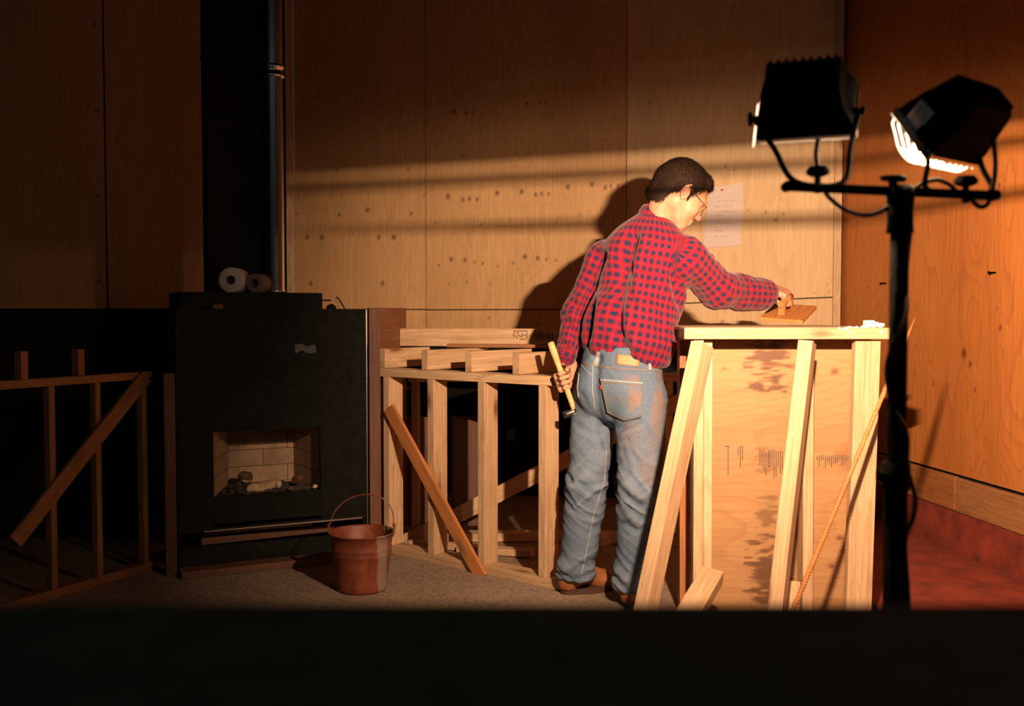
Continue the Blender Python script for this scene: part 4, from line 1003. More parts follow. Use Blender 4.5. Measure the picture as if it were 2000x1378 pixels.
c_ = mix(nt, math_(nt, 'MULTIPLY', su, .42), base, (.085, .007, .03)); c_ = mix(nt, math_(nt, 'MULTIPLY', sv, .42), c_, (.085, .007, .03))
c_ = mix(nt, math_(nt, 'MULTIPLY', su, sv), c_, (.013, .018, .055))
for l_ in (lu, lv): c_ = mix(nt, math_(nt, 'MULTIPLY', l_, .3), c_, (.17, .045, .09))
for l_ in (lu2, lv2): c_ = mix(nt, math_(nt, 'MULTIPLY', l_, .15), c_, (.3, .03, .04))
nt.links.new(c_, b.inputs['Base Color']); b.inputs['Roughness'].default_value = .9; b.inputs['Specular IOR Level'].default_value = .15
b.inputs['Sheen Weight'].default_value = .15; bump(nt, b, noise(nt, tc.outputs['Object'], 300, 2), .2, .001); M_SHIRT = m
shirt = obj_world('shirt', V, F.tolist(), M_SHIRT, person, smooth=True)
uvmesh(shirt.data, None, F, {0: (uT, vT, 2*math.pi*.168), 1: (uR, vR, pR), 2: (uL, vL, pL)}, fl)
# collar: a folded band standing round the neck
def band(name, ctr, nrm, r, hgt, th, mat, par, q=1.0, flare=.0, n=56, gap=None, uvs=True, ref=None, rows=5):
    nrm = raw(nrm); nrm /= np.linalg.norm(nrm); e1 = raw(ref) if ref is not None else FWm.copy(); e1 = e1-nrm*(e1@nrm); e1 /= np.linalg.norm(e1); e2 = np.cross(nrm, e1)
    bm = bmesh.new(); uvl = bm.loops.layers.uv.new('UVMap'); prof = []
    for i in range(rows+1): prof.append((flare*(i/rows-.0)**1.5, hgt*i/rows))
    for i in range(rows, -1, -1): prof.append((flare*(i/rows)**1.5+th*(1+.5*math.sin(math.pi*i/rows)), hgt*i/rows-.001))
    G = []
    for k in range(n):
        a = 2*math.pi*k/n; ring = []
        for (dr_, z) in prof:
            rr = r+dr_; p = raw(ctr)+nrm*z+e1*math.cos(a)*rr/q+e2*math.sin(a)*rr-PO
            ring.append(bm.verts.new(p))
        G.append(ring)
    for k in range(n):
        for i in range(len(prof)):
            j = (i+1) % len(prof); fc = bm.faces.new((G[k][i], G[(k+1) % n][i], G[(k+1) % n][j], G[k][j])); fc.smooth = True
            for lpq, (kk, ii) in zip(fc.loops, ((k, i), (k+1, i), (k+1, j), (k, j))): lpq[uvl].uv = (kk/n*2*math.pi*r, prof[ii][1]+.013)
    return bm_obj(name, bm, mat, par, Matrix.Translation(person.location))
col_n = np.array([.30, .10, 1.0])
band('collar', nk+np.array([.008, .002, .006]), col_n, .074, .050, .006, M_SHIRT, shirt, 1.02, -.010)
dw = wrR-elR; band('cuff', wrR-dw/np.linalg.norm(dw)*.05, dw, .048, .052, .005, M_SHIRT, shirt, 1.0, -.002, 40, ref=(0, 0, 1))
dw = wrL-elL; band('cuff', wrL-dw/np.linalg.norm(dw)*.045, dw, .036, .044, .005, M_SHIRT, shirt, 1.0, -.002, 40, ref=(0, 1, 0))

# ---- jeans
f = Field(np.array([.10, 3.45, 0.0]), np.array([.80, 4.20, 1.02]), .0065)
top_c = raw(W(1214, 694, 3.85))
f.cone(top_c+UPm*.02, hipc+UPm*.02, .150, .158, .03, FWm, 1.35)
f.cone(hipc+UPm*.03, hipc-UPm*.03, .160, .160, .03, FWm, 1.25)
f.ell(hipc+RTm*.075-FWm*.045-UPm*.035, (.088, .085, .100), k=.04); f.ell(hipc-RTm*.075-FWm*.045-UPm*.035, (.085, .082, .100), k=.04)
f.cone(hpR-UPm*.0, knR, .104, .073, .02); f.cone(hpL, knL, .094, .070, .02)
f.cone(knR, anR-UPm*.01, .075, .066, .02); f.cone(knL, anL-UPm*.01, .074, .068, .02)
f.cone(anR+UPm*.03+FWm*.01, anR-UPm*.015+FWm*.015, .068, .072, .02); f.cone(anL+UPm*.03+FWm*.01, anL-UPm*.012+FWm*.015, .068, .071, .02)
f.cut((0, 0, .062), (0, 0, -1), .01)
f.cut(top_c+UPm*.035, (0, 0, 1), .005)
V, F = f.mesh(); V = relax(V, F, 2); Nm = vnormals(V, F); px, py = PX(V)
facing = np.clip(-np.sum(Nm*(V-cam0), 1)/np.linalg.norm(V-cam0, axis=1), 0, 1)
z = V[:, 2]; zk = (knL[2]+knR[2])/2
kn_m = np.exp(-((z-zk+.03)/.13)**2); hm_m = np.exp(-((z-.11)/.06)**2)
ridge = lambda P, s: 1-2*np.abs(vn3(P, s))
sdl = np.where((V-hipc)@RTm > 0, 1., -1.)
fold = ridge(np.stack([V@RTm*7+sdl*3, V@FWm*7, z*26+(V@RTm)*sdl*22], -1), 4)+.5*ridge(np.stack([V@RTm*11, V@FWm*11, z*40-(V@RTm)*sdl*30], -1), 9)
disp = .0095*fold*(kn_m*1.0+hm_m*1.1+.14)
disp += .003*fbm(np.stack([V@RTm*10, V@FWm*10, z*6], -1), 3, 3)
for pts, dp, sg in ((((1166, 700), (1163, 760), (1168, 815), (1184, 870)), .020, 7), (((1184, 832), (1208, 838), (1248, 822)), .012, 5), (((1128, 830), (1150, 846), (1172, 850)), .006, 5),
                    (((1215, 880), (1232, 925), (1256, 962)), .007, 4), (((1225, 860), (1250, 920), (1280, 960)), .005, 4), (((1110, 935), (1140, 950), (1176, 940)), .007, 4),
                    (((1108, 985), (1135, 1005), (1170, 1012)), .006, 4), (((1214, 1020), (1240, 1035), (1262, 1030)), .006, 4), (((1095, 1120), (1120, 1132), (1150, 1122)), .008, 4), (((1098, 1145), (1125, 1140), (1150, 1148)), .006, 4),
                    (((1135, 770), (1150, 800), (1160, 812)), .005, 4)):
    fq = np.clip(facing*2-.3, 0, 1); disp -= dp*pxgroove(px, py, pts, sg)*fq; disp += dp*.4*pxgroove(px, py, [(x+2, y+sg*2) for x, y in pts], sg)*fq
V = V+Nm*disp[:, None]
m, nt, b = newmat('faded_denim')
oc = coords(nt, (1, 1, 1), rnd=False); tw = coords(nt, (420, 420, 160), rnd=False)
wv = noise(nt, tw, 1, 2, .6); bg = noise(nt, oc, 9, 4, .6)
aw = nt.nodes.new('ShaderNodeAttribute'); aw.attribute_name = 'fade'; asm = nt.nodes.new('ShaderNodeAttribute'); asm.attribute_name = 'smear'
c_ = ramp(nt, bg, [(.3, (.046, .078, .140)), (.7, (.085, .132, .215))])
c_ = mix(nt, math_(nt, 'MULTIPLY', aw.outputs['Fac'], .8), c_, (.21, .25, .32))
c_ = mix(nt, .35, c_, ramp(nt, wv, [(.3, (.05, .08, .13)), (.7, (.25, .30, .35))]))
c_ = mix(nt, math_(nt, 'MULTIPLY', asm.outputs['Fac'], .5), c_, (.30, .145, .055))
nt.links.new(c_, b.inputs['Base Color']); b.inputs['Roughness'].default_value = .9; b.inputs['Specular IOR Level'].default_value = .1; bump(nt, b, wv, .3, .0012); M_DEN = m
jeans = obj_world('jeans', V, F.tolist(), M_DEN, person, smooth=True)
fade = np.clip(disp*90, 0, 1)*.7+np.clip(.5-abs(z-.62)/.5, 0, .5)*.6
sn = fbm(V*np.array([22, 22, 14]), 41, 4)
smr = np.zeros(len(V))
for (x, y, rx, ry, am) in ((1242, 770, 14, 34, 1.0), (1284, 780, 13, 80, .8), (1232, 850, 22, 40, .35), (1270, 900, 20, 50, .5), (1225, 745, 14, 16, .4)):
    q = ((px-x)/rx)**2+((py-y)/ry)**2; smr = np.maximum(smr, am*np.clip(1.2-q+sn*1.6, 0, 1)*(facing > .05))
for nm, arr in (('fade', fade), ('smear', smr)):
    at = jeans.data.attributes.new(nm, 'FLOAT', 'POINT'); at.data.foreach_set('value', arr.astype(np.float32))
def bvh_of(V, F): return BVHTree.FromPolygons([tuple(v) for v in V], [tuple(q) for q in F])
JB = bvh_of(V, F)
def hit(bv, x, y, o=.0):
    d = Vector(ray(x, y)).normalized(); h, n, i, dist = bv.ray_cast(Vector((0, 0, EYE)), d)
    if h is None: return None, None
    if n.dot(d) > 0: n = -n
    return h+n*o, n
def strip(name, pl, wd, bv, mat, par, off=.0015, th=.0015, step=3.0, dash=None):
    """cloth strip along a picture polyline, laid on the surface"""
    P = []; acc = 0
    for (ax, ay), (bx_, by_) in zip(pl[:-1], pl[1:]):
        L = math.hypot(bx_-ax, by_-ay); k = max(1, int(L/step))
        P += [(ax+(bx_-ax)*i/k, ay+(by_-ay)*i/k) for i in range(k)]
    P.append(pl[-1]); H = []
    for x, y in P:
        h, n_ = hit(bv, x, y)
        if h is not None and (not H or (h-H[-1][0]).length < .05): H.append((h, n_))
    if len(H) < 2: return None
    V_ = []; F_ = []
    for i, (h, n_) in enumerate(H):
        t = (H[min(i+1, len(H)-1)][0]-H[max(i-1, 0)][0]).normalized(); s_ = n_.cross(t).normalized()*wd/2
        for q in (h-s_-n_*.002, h-s_+n_*(off+th), h+s_+n_*(off+th), h+s_-n_*.002): V_.append(tuple(q))
        if i and (dash is None or i % dash[1] < dash[0]):
            a = (i-1)*4; b2 = i*4
            for k in range(4): F_.append((a+k, a+(k+1) % 4, b2+(k+1) % 4, b2+k))
    return obj_world(name, V_, F_, mat, par)
def patch(name, cor, bv, mat, par, off=.003, n=14):
    """cloth patch with picture corners (tl, tr, br, bl) and optional bottom point"""
    V_ = []; N__ = []
    for i in range(n+1):
        for j in range(n+1):
            a, c = i/n, j/n
            x = (cor[0][0]*(1-a)+cor[1][0]*a)*(1-c)+(cor[3][0]*(1-a)+cor[2][0]*a)*c
            y = (cor[0][1]*(1-a)+cor[1][1]*a)*(1-c)+(cor[3][1]*(1-a)+cor[2][1]*a)*c
            if len(cor) > 4: y += (cor[4])*c*(1-abs(2*a-1))
            h, n_ = hit(bv, x, y); V_.append(h if h is not None else (V_[-1] if V_ else Vector((0, 0, 0)))); N__.append(n_ if n_ is not None else Vector((0, -1, 0)))
    k = len(V_); top_ = [tuple(v+q*off) for v, q in zip(V_, N__)]; bot = [tuple(v-q*.002) for v, q in zip(V_, N__)]; F_ = []
    id_ = lambda i, j: i*(n+1)+j
    for i in range(n):
        for j in range(n): F_.append((id_(i, j), id_(i+1, j), id_(i+1, j+1), id_(i, j+1)))
    rim = [id_(i, 0) for i in range(n+1)]+[id_(n, j) for j in range(1, n+1)]+[id_(i, n) for i in range(n-1, -1, -1)]+[id_(0, j) for j in range(n-1, 0, -1)]
    for i in range(len(rim)): a, c = rim[i], rim[(i+1) % len(rim)]; F_.append((a, a+k, c+k, c))
    o = obj_world(name, top_+bot, F_, mat, par); o.data.shade_smooth(); return o
M_DEN2 = plain('denim_pocket', (.10, .14, .19), .9, 0, .18, 90, .3); M_STITCH = plain('orange_stitching', (.21, .135, .085), .8, 0, .1, 60, 0)
M_DEN3 = plain('pale_denim_edge', (.26, .28, .29), .9, 0, .2, 90, .2); M_LEATHER = plain('tan_leather_patch', (.36, .20, .09), .6, 0, .15, 60, .2)
M_REDTAB = plain('red_tab', (.55, .03, .03), .7, 0, .05, 60, 0)
pk_ = patch('back_pocket', ((1171, 739), (1257, 746), (1252, 815), (1184, 806), 12), JB, M_DEN, jeans)
for nm, arr in (('fade', None), ('smear', None)):
    x_, y_ = PX(np.array([tuple(v.co) for v in pk_.data.vertices])+PO)
    if nm == 'smear':
        sn = fbm(np.stack([x_*.09, y_*.05, x_*0], -1), 41, 4); arr = np.clip(1.2-((x_-1240)/13)**2-((y_-775)/32)**2+sn*1.6, 0, 1)
    else: arr = np.full(len(x_), .25)
    at = pk_.data.attributes.new(nm, 'FLOAT', 'POINT'); at.data.foreach_set('value', arr.astype(np.float32))
PB = bvh_of([v.co+person.location for v in pk_.data.vertices], [tuple(p.vertices) for p in pk_.data.polygons])
for pl in (((1174, 746), (1255, 753)), ((1174, 743), (1187, 805), (1218, 820), (1250, 813), (1255, 749)), ((1192, 782), (1205, 774), (1216, 786), (1230, 776), (1243, 784))):
    strip('pocket_stitching', pl, .0022, PB, M_STITCH, pk_, .001, .001, 2.5)
strip('pocket_hem', ((1173, 741), (1256, 748)), .006, PB, M_DEN3, pk_, .001, .001)
strip('red_tab', ((1174, 752), (1176, 760)), .006, JB, M_REDTAB, pk_, .004, .002)
strip('pocket_edge', ((1127, 722), (1131, 732), (1128, 755), (1130, 775)), .005, JB, M_DEN3, jeans, .001, .002)
strip('waist_seam', ((1134, 706), (1152, 713), (1180, 717), (1230, 721), (1296, 724)), .0035, JB, M_STITCH, jeans, .001, .001)
strip('centre_seam', ((1167, 690), (1158, 716), (1157, 760), (1162, 800)), .0030, JB, M_DEN3, jeans, .001, .0015)
strip('yoke_seam', ((1135, 712), (1150, 728), (1158, 732)), .0030, JB, M_DEN3, jeans, .001, .0015)
strip('side_seam', ((1288, 726), (1292, 780), (1290, 850), (1284, 930)), .0030, JB, M_STITCH, jeans, .001, .0012)
strip('inseam', ((1184, 880), (1180, 940), (1160, 1000), (1148, 1060), (1136, 1120)), .0035, JB, M_DEN3, jeans, .001, .0015)
patch('leather_patch', ((1205, 691), (1249, 697), (1247, 716), (1203, 711)), JB, M_LEATHER, jeans, .004, 6)
for pl in (((1170, 686), (1165, 714)), ((1268, 700), (1268, 723))):
    strip('belt_loop', pl, .011, JB, M_DEN3, jeans, .003, .003)

# ---- boots
M_BOOT = plain('brown_leather_boot', (.22, .075, .025), .6, 0, .3, 40, .3); M_SOLE = plain('dark_boot_sole', (.05, .02, .012), .85, 0, .3, 40, .3)
for an, ang, in_ in ((anL, 22, 0), (anR, 66, 0)):
    a_ = math.radians(ang); fd = np.array([math.cos(a_), math.sin(a_), 0]); a0_ = np.array([an[0], an[1], 0])+FWm*.01
    f = Field(a0_-[.26, .26, .01], a0_+[.26, .26, .22], .005)
    f.cone(a0_+UPm*.15, a0_-fd*.01+UPm*.07, .048, .048, .02); f.ell(a0_-fd*.035+UPm*.045, (.040, .040, .045), k=.02)
    f.cone(a0_+UPm*.075+fd*.03, a0_+fd*.12+UPm*.045, .042, .036, .03); f.ell(a0_+fd*.135+UPm*.035, (.058, .044, .034), np.stack([fd, np.array([-fd[1], fd[0], 0]), UPm], 1), .03)
    f.cut((0, 0, .018), (0, 0, -1), .003)
    V_, F_ = f.mesh(); V_ = relax(V_, F_, 1); bt = obj_world('boot', V_, F_.tolist(), M_BOOT, person, smooth=True)
    bm = bmesh.new(); ol = []
    for k in range(28):
        t = 2*math.pi*k/28; l_ = .055+.155*math.cos(t) if math.cos(t) > 0 else .055+.125*math.cos(t)
        wd_ = .048*math.sin(t)*(1-.12*max(0, -math.cos(t))); p = a0_+fd*l_*.93+np.array([-fd[1], fd[0], 0])*wd_-PO; ol.append(p)
    lo_ = [bm.verts.new((p[0], p[1], .001)) for p in ol]; hi_ = [bm.verts.new((p[0], p[1], .024)) for p in ol]
    bm.faces.new(lo_[::-1]); bm.faces.new(hi_)
    for k in range(28): bm.faces.new((lo_[k], lo_[(k+1) % 28], hi_[(k+1) % 28], hi_[k]))
    bm_obj('sole', bm, M_SOLE, bt, Matrix.Translation(person.location))

# ---- skin: body, head, hands
m, nt, b = newmat('skin')
v = coords(nt, (1, 1, 1), rnd=False); nn = noise(nt, v, 40, 4, .6)
nt.links.new(ramp(nt, nn, [(.3, (.42, .19, .115)), (.7, (.50, .26, .165))]), b.inputs['Base Color']); b.inputs['Roughness'].default_value = .55
b.inputs['Subsurface Weight'].default_value = .12; b.inputs['Subsurface Radius'].default_value = (.01, .004, .002); bump(nt, b, noise(nt, v, 350, 3), .12, .0008); M_SKIN = m
PARTS = []
f = Field(np.array([.10, 3.45, .04]), np.array([1.15, 4.25, 1.56]), .011)
f.cone(chest, waist, .105, .11, .04, FWm, 1.9); f.cone(waist, hipc, .11, .12, .04, FWm, 1.7); f.cone(shL, shR, .034, .034, .02)
f.cone(nk, chest, .05, .07, .03)
f.cone(hpR, knR, .078, .052, .02); f.cone(hpL, knL, .07, .05, .02); f.cone(hipc, hpR, .10, .08, .03); f.cone(hipc, hpL, .10, .08, .03)
f.cone(knR, anR, .050, .038, .02); f.cone(knL, anL, .050, .038, .02)
f.cone(shR, elR, .048, .040, .02); f.cone(elR, wrR, .040, .028, .02); f.cone(shL, elL, .028, .028, .02); f.cone(elL, wrL, .028, .024, .02)
PARTS.append(f.mesh())
# head, in its own axes: x face, y his left, z crown
yaw_h, pit_h, rol_h = math.radians(9), math.radians(37), math.radians(0)   # turned a little away from pure profile, bowed
Rh = (Matrix.Rotation(yaw_h, 3, 'Z') @ Matrix.Rotation(pit_h, 3, 'Y')); RH = np.array(Rh)
def hw_(p): return hdC+RH@np.array(p, float)
HS = 1.02
fh = Field((-.20, -.14, -.25), (.16, .12, .15), .0027)
E = fh.ell; K = fh.cone
E((-.012, 0, .028), (.100, .077, .092), k=.01)
E((.040, 0, -.030), (.058, .062, .075), k=.03)
K((-.01, .050, -.050), (.062, .020, -.100), .024, .018, .03); K((-.01, -.050, -.050), (.062, -.020, -.100), .024, .018, .03)
E((.070, 0, -.104), (.022, .022, .018), k=.02)
K((.078, -.030, .010), (.078, .030, .010), .014, .014, .015)
K((.085, 0, -.002), (.110, 0, -.036), .009, .0115, .010); E((.100, .012, -.041), (.010, .008, .008), k=.006); E((.100, -.012, -.041), (.010, .008, .008), k=.006)
E((.055, .042, -.035), (.028, .022, .026), k=.02); E((.055, -.042, -.035), (.028, .022, .026), k=.02)
E((.082, 0, -.070), (.016, .026, .018), k=.012)
K((.092, -.016, -.069), (.092, .016, -.069), .0062, .0062, .006); K((.089, -.014, -.081), (.089, .014, -.081), .0072, .0072, .006)
K((.102, -.022, -.0750), (.102, .022, -.0750), .0035, .0035, .003, sub=True)
for s in (-1, 1):
    E((.095, s*.032, -.008), (.014, .017, .010), k=.008, sub=True)
    E((.075, s*.031, -.008), (.013, .014, .012), k=.003)
    Re = np.array(Matrix.Rotation(s*.30, 3, 'Z') @ Matrix.Rotation(-.18, 3, 'Y'))
    E((-.006, s*.080, -.012), (.018, .007, .029), Re, .004); E((-.004, s*.088, -.010), (.012, .006, .022), Re, .003, sub=True)
    K((-.018, s*.087, .008), (-.004, s*.088, .022), .0035, .0035, .002); K((-.021, s*.086, -.018), (-.018, s*.087, .008), .0035, .0035, .002); K((-.004, s*.086, -.040), (-.021, s*.086, -.018), .005, .0035, .002)
    E((.100, s*.008, -.0475), (.005, .0035, .003), k=.001, sub=True)
nl = RH.T@(nk-np.array([0, 0, .02])-hdC)/HS; K((-.035, 0, -.055), nl, .054, .056, .03)
Vh, Fh = fh.mesh(); Vh = relax(Vh, Fh, 1, .5)
PARTS.append(((RH@(Vh*HS).T).T+hdC, Fh))
# hands: local x to the fingertips, y towards the thumb side, z out of the back of the hand
def hand(fld, O, ax, ay, curls, thumb, sc_=1.0):
    ax = raw(ax); ax /= np.linalg.norm(ax); ay = raw(ay); ay -= ax*(ax@ay); ay /= np.linalg.norm(ay); az = np.cross(ax, ay)*HSIGN
    T = lambda p: raw(O)+sc_*(ax*p[0]+ay*p[1]+az*p[2])
    fld.cone(T((-.05, 0, 0)), T((.01, 0, 0)), .026*sc_, .028*sc_, .01, az, 1.35)
    for y in (-.028, -.010, .010, .028): fld.cone(T((.012, y*.75, 0)), T((.088, y*1.05, .002)), .0165*sc_, .0135*sc_, .010)
    fld.cone(T((.02, .025, -.008)), T((.055, .032, -.010)), .019*sc_, .015*sc_, .010)
    for i, (y, L) in enumerate(((.031, (.040, .026, .020)), (.0105, (.045, .029, .022)), (-.0105, (.041, .027, .021)), (-.030, (.032, .021, .018)))):
        p = np.array([.090-(.006 if i in (0, 3) else 0), y, .001]); a_ = 0; r = (.0098, .0092, .0084, .0070)
        for j in range(3):
            a_ += math.radians(curls[j]*(1+.04*i)); q = p+L[j]*np.array([math.cos(a_), 0, -math.sin(a_)])
            fld.cone(T(p), T(q), r[j]*sc_, r[j+1]*sc_, .0025); p = q
    p = np.array([.030, .030, -.010])
    for j, (d_, L) in enumerate(thumb):
        d_ = np.array(d_, float); d_ /= np.linalg.norm(d_); q = p+d_*L; fld.cone(T(p), T(q), (.0135, .0115, .0095)[j]*sc_, (.0115, .0100, .0085)[j]*sc_, .004); p = q
    return T, ax, ay, az
# left hand on the hammer handle (held upright, handle up)
hm_top = raw(W(1075, 668, 3.93)); hm_low = raw(W(1108, 762, 3.90)); hmd = (hm_low-hm_top)/np.linalg.norm(hm_low-hm_top)
gripL = hm_top+(hm_low-hm_top)*.80
HSIGN = 1
f = Field(gripL-.16, gripL+.16, .0025)
axL = np.array([-.15, -.50, -.75]); ayL = -hmd
axn = axL-hmd*(axL@hmd); axn /= np.linalg.norm(axn)
azL = np.cross(axn, ayL); sgn = 1 if azL@np.array([-1, -.0, .2]) > 0 else -1; HSIGN = sgn
OL = gripL-axn*.082+azL*sgn*.026
hand(f, OL, axn, ayL, (62, 80, 55), (((.55, .30, -.75), .034), ((.75, .05, -.65), .028), ((.8, -.25, -.5), .024)), .96)
f.cone(wrL+(wrL-elL)*-.1, OL-axn*.03, .027, .025, .012)
PARTS.append(f.mesh())
# right hand on the float's handle
flC = raw(W(1540, 611, 4.11)); flx = raw(W(1512, 598, 4.22))-raw(W(1477, 630, 4.0)); flx /= np.linalg.norm(flx)
fly = raw(W(1565, 624, 4.0))-raw(W(1477, 630, 4.0)); fly -= flx*(fly@flx); fly /= np.linalg.norm(fly); flz = np.cross(flx, fly)
flz = flz*(1 if flz[2] > 0 else -1)        # the handle side of the board
hC = flC+flz*.052-fly*.012
f = Field(hC-.19, hC+.19, .0025)
axR = fly*.95-flz*.30; axR /= np.linalg.norm(axR)
ayR = flx; azR = np.cross(axR, ayR-axR*(axR@ayR)); HSIGN = 1 if azR@flz > 0 else -1
OR = hC-axR*.088+flz*.026
hand(f, OR, axR, ayR, (58, 78, 55), (((.55, .35, -.70), .034), ((.80, .05, -.6), .028), ((.85, -.2, -.4), .024)), 1.0)
f.cone(wrR, OR-axR*.02, .029, .027, .015); f.cone(OR-axR*.02, OR+axR*.02, .027, .027, .012)
PARTS.append(f.mesh())
Vb = []; Fb = []; k = 0
for V_, F_ in PARTS: Vb.append(V_); Fb.append(F_+k); k += len(V_)
body = obj_world('body', np.concatenate(Vb), np.concatenate(Fb).tolist(), M_SKIN, person, smooth=True)

# ---- hair: a cap over the skull plus many short locks
m, nt, b = newmat('dark_brown_hair'); v = coords(nt, (1, 1, 1), rnd=False)
nt.links.new(ramp(nt, noise(nt, v, 120, 3), [(.3, (.006, .003, .002)), (.7, (.026, .011, .006))]), b.inputs['Base Color']); b.inputs['Roughness'].default_value = .75; b.inputs['Specular IOR Level'].default_value = .15; M_HAIR = m
fr_ = Field((-.17, -.12, -.14), (.14, .12, .16), .0035)
fr_.ell((-.018, 0, .032), (.101, .083, .093), k=.01)
fr_.cone((-.070, 0, .0), (-.078, 0, -.055), .052, .040, .03); fr_.cone((-.055, .035, -.01), (-.062, .028, -.060), .038, .028, .02); fr_.cone((-.055, -.035, -.01), (-.062, -.028, -.060), .038, .028, .02)
fr_.ell((.052, 0, .082), (.040, .055, .028), np.array(Matrix.Rotation(.7, 3, 'Y')), k=.02)
fr_.ell((.090, 0, .005), (.060, .11, .074), np.array(Matrix.Rotation(.25, 3, 'Y')), k=.008, sub=True)      # face
fr_.ell((.040, .0, -.055), (.055, .13, .062), k=.008, sub=True)
for s in (-1, 1):
    fr_.ell((.000, s*.085, -.020), (.026, .026, .036), k=.006, sub=True)
    fr_.cone((.014, s*.074, .02), (.012, s*.073, -.012), .012, .008, .006)
fr_.cut((-.06, 0, -.093), (-.1, 0, -1), .01)
Vq, Fq = fr_.mesh(); Vq = relax(Vq, Fq, 1); Nq = vnormals(Vq, Fq)
Vq = Vq+Nq*(.0018*vn3(np.stack([Vq[:, 0]*60, Vq[:, 1]*140, Vq[:, 2]*50], -1), 3))[:, None]
capV = Vq*HS; rng = np.random.default_rng(4)
sel = rng.integers(0, len(Vq), 7000); P_ = Vq[sel]+rng.normal(0, .0012, (7000, 3)); n_ = Nq[sel]
crown = np.array([-.055, .0, .125]); flow = P_-crown; flow[:, 2] -= .03; flow += rng.normal(0, .012, flow.shape)
flow -= n_*np.sum(flow*n_, 1)[:, None]; flow /= np.linalg.norm(flow, axis=1)[:, None]+1e-9
keep = (np.linalg.norm(P_-crown, axis=1) > .01); P_, n_, flow = P_[keep], n_[keep], flow[keep]
L_ = rng.uniform(.012, .026, len(P_)); sd = np.cross(n_, flow); wd_ = .0011
hv = []; hf = []; base_k = len(capV)
p1 = P_-n_*.001; p2 = P_+flow*(L_*.5)[:, None]+n_*.0030; p3 = P_+flow*L_[:, None]+n_*(.0026+rng.uniform(-.001, .0025, len(P_)))[:, None]-np.array([0, 0, .002])
allv = np.stack([p1-sd*wd_, p1+sd*wd_, p2-sd*wd_*.8, p2+sd*wd_*.8, p3], 1).reshape(-1, 3)*HS
kk = np.arange(len(P_))*5+base_k
quads = np.stack([kk, kk+1, kk+3, kk+2], 1).tolist(); tris = np.stack([kk+2, kk+3, kk+4], 1).tolist()
HV = np.concatenate([capV, allv]); HV = (RH@HV.T).T+hdC
hair = obj_world('hair', HV, Fq.tolist()+quads+tris, M_HAIR, person, smooth=True)
# eyes, brows
M_EYE = plain('eye_white', (.7, .62, .58), .3, 0, .03, 30, 0)
for s in (-1, 1):
    bm = bmesh.new(); bmesh.ops.create_uvsphere(bm, u_segments=20, v_segments=12, radius=.0115)
    e_ = bm_obj('eye', bm, M_EYE, person, Matrix.Translation(Vector(hw_((.0775, s*.031, -.0085)))) @ Rh.to_4x4(), True)
    bm = bmesh.new(); bmesh.ops.create_uvsphere(bm, u_segments=16, v_segments=8, radius=.0055)
    bm_obj('iris', bm, plain('brown_iris', (.06, .03, .015), .2, 0, .05, 30, 0) if s < 0 else bpy.data.materials['brown_iris'], e_, Matrix.Translation(Vector(hw_((.0838, s*.031, -.0095)))) @ Rh.to_4x4(), True)
    tube('eyebrow', spline([hw_((.086, s*.015, .012)), hw_((.091, s*.030, .017)), hw_((.078, s*.048, .012))], 5), .0032, M_HAIR, person, 6)
# glasses
gl = bpy.data.objects.new('glasses', None); C.objects.link(gl); gl.parent = person; WM[gl] = Matrix.Translation(Vector(hw_((.105, 0, -.01)))); gl.matrix_local = wm(person).inverted() @ WM[gl]; gl.empty_display_size = .03
M_GOLD = plain('thin_metal_glasses_frame', (.35, .12, .06), .3, .7, .1, 30, 0)
m, nt, b = newmat('lens_glass'); b.inputs['Transmission Weight'].default_value = 1; b.inputs['Roughness'].default_value = .0; b.inputs['IOR'].default_value = 1.1; b.inputs['Base Color'].default_value = (.98, .98, .98, 1); M_LENS = m
for s in (-1, 1):
    pts = [];
    for k_ in range(25):
        a = 2*math.pi*k_/24; pts.append(hw_((.106-.006*abs(math.cos(a))*0-.008*max(0, s*0+math.cos(a)), s*(.033+.024*math.cos(a)), -.012+.020*math.sin(a)-.002*math.cos(2*a))))
    tube('lens_rim', pts, .0011, M_GOLD, gl, 6)
    bm = bmesh.new(); o_ = Vector(hw_((.105, 0, -.01))); vs = [bm.verts.new(Vector(p)-o_) for p in pts[:-1]]; ff = bm.faces.new(vs)
    lo_ = bm_obj('lens', bm, M_LENS, gl); sdm = lo_.modifiers.new('s', 'SOLIDIFY'); sdm.thickness = .0012
    tube('temple_arm', spline([hw_((.098, s*.057, -.003)), hw_((.088, s*.074, .000)), hw_((.045, s*.083, .004)), hw_((.006, s*.088, .009)), hw_((-.014, s*.090, .002)), hw_((-.026, s*.089, -.022))], 6), .0013, M_GOLD, gl, 6)
tube('bridge', spline([hw_((.106, -.010, -.006)), hw_((.112, 0, -.002)), hw_((.106, .010, -.006))], 5), .0012, M_GOLD, gl, 6)

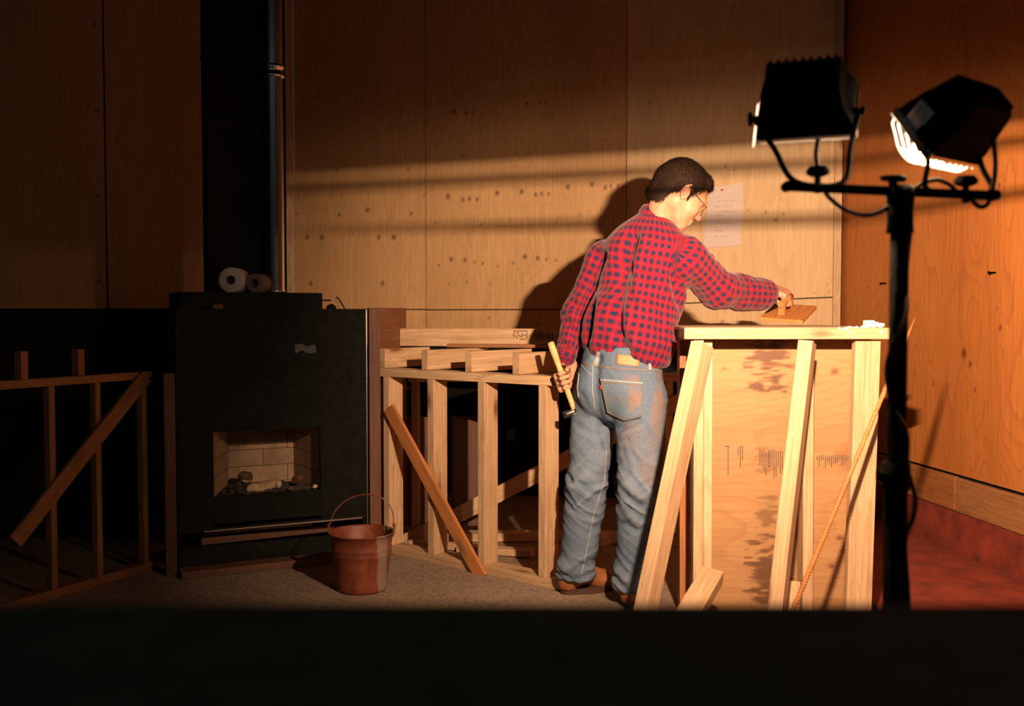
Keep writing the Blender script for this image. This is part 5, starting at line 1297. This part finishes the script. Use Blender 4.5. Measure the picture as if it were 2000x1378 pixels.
# ---- hammer held in the left hand
M_HNDL = lumber('hammer_handle_wood', (.48, .26, .10), (.70, .44, .2))
hm = empty('hammer', hm_top, 'claw hammer with pale wooden handle in the man\'s left hand', 'hammer')
hl = Vector(hmd); top_v = Vector(hm_top); endh = top_v+hl*.30
tube('handle', [top_v, top_v+hl*.004, top_v+hl*.03, top_v+hl*.10, top_v+hl*.16, top_v+hl*.24, endh], [.010, .0135, .0145, .0115, .0120, .011, .010], M_HNDL, hm, 16)
M_IRON = plain('dark_hammer_steel', (.10, .09, .085), .4, .8, .2, 30, .1)
sdv = Vector(RTm).cross(hl).cross(hl).normalized(); 
tube('head', [endh-sdv*.010-hl*.012, endh+sdv*.028-hl*.012, endh+sdv*.030-hl*.012, endh+sdv*.050-hl*.012], [.012, .012, .0145, .0145], M_IRON, hm, 16)
for s in (-1, 1):
    cr = Vector(np.cross(raw(sdv), raw(hl))); tube('claw', spline([endh-sdv*.008-hl*.012+cr*.004*s, endh-sdv*.035-hl*.010+cr*.006*s, endh-sdv*.060-hl*.030+cr*.012*s], 5), [.009]*5+[.006]*5+[.003], M_IRON, hm, 8)

# ---- wooden float in the right hand
M_FLOAT = lumber('orange_brown_float_wood', (.30, .10, .022), (.50, .20, .05), knots=.05)
ft_ = empty('wooden_float', flC, 'orange brown wooden float held flat in the man\'s right hand', 'float')
RF = Matrix((Vector(flx), Vector(fly), Vector(flz))).transposed().to_4x4(); FSG = 1
if RF.to_3x3().determinant() < 0: RF = Matrix((Vector(flx), -Vector(fly), Vector(flz))).transposed().to_4x4(); FSG = -1
MFt = Matrix.Translation(Vector(flC)) @ RF
bm_obj('board', box_bm(.235, .175, .014, .003), M_FLOAT, ft_, MFt)
for s in (-1, 1): bm_obj('handle_post', box_bm(.022, .030, .042, .004), M_FLOAT, ft_, MFt @ Matrix.Translation((s*.060, -.012*FSG, .028)))
tube('handle', [Vector(flC)+Vector(flz)*.052-Vector(fly)*.012+Vector(flx)*x for x in (-.078, -.074, -.03, .03, .074, .078)], [.010, .014, .0155, .0155, .014, .010], M_FLOAT, ft_, 16)

# ---- sticker on the right lamp
hsB = [o for o in lampB.children if o.name.startswith('housing')][0]
wmB = wm(hsB); HBv = BVHTree.FromPolygons([wmB @ v.co for v in hsB.data.vertices], [tuple(p.vertices) for p in hsB.data.polygons])
M_STK = plain('white_sticker', (.70, .66, .64), .5, 0, .05, 60, 0); M_STKR = plain('red_sticker_print', (.60, .12, .10), .6, 0, .05, 60, 0)
stq = ((1800, 194), (1825, 220), (1786, 266), (1762, 239))
sk = patch('sticker', stq, HBv, M_STK, lampB, .0012, 8)
SKB = bvh_of([v.co+wm(lampB).translation for v in sk.data.vertices], [tuple(p.vertices) for p in sk.data.polygons])
for i in range(5):
    t = .14+.18*i; a = (stq[0][0]*(1-t)+stq[1][0]*t, stq[0][1]*(1-t)+stq[1][1]*t); c = (stq[3][0]*(1-t)+stq[2][0]*t, stq[3][1]*(1-t)+stq[2][1]*t)
    L = lambda u: (a[0]*(1-u)+c[0]*u, a[1]*(1-u)+c[1]*u)
    strip('printed_line', (L(.10), L(.88 if i % 2 else .6)), .0016, SKB, M_STKR, sk, .0004, .0004, 1.5, (3, 4))
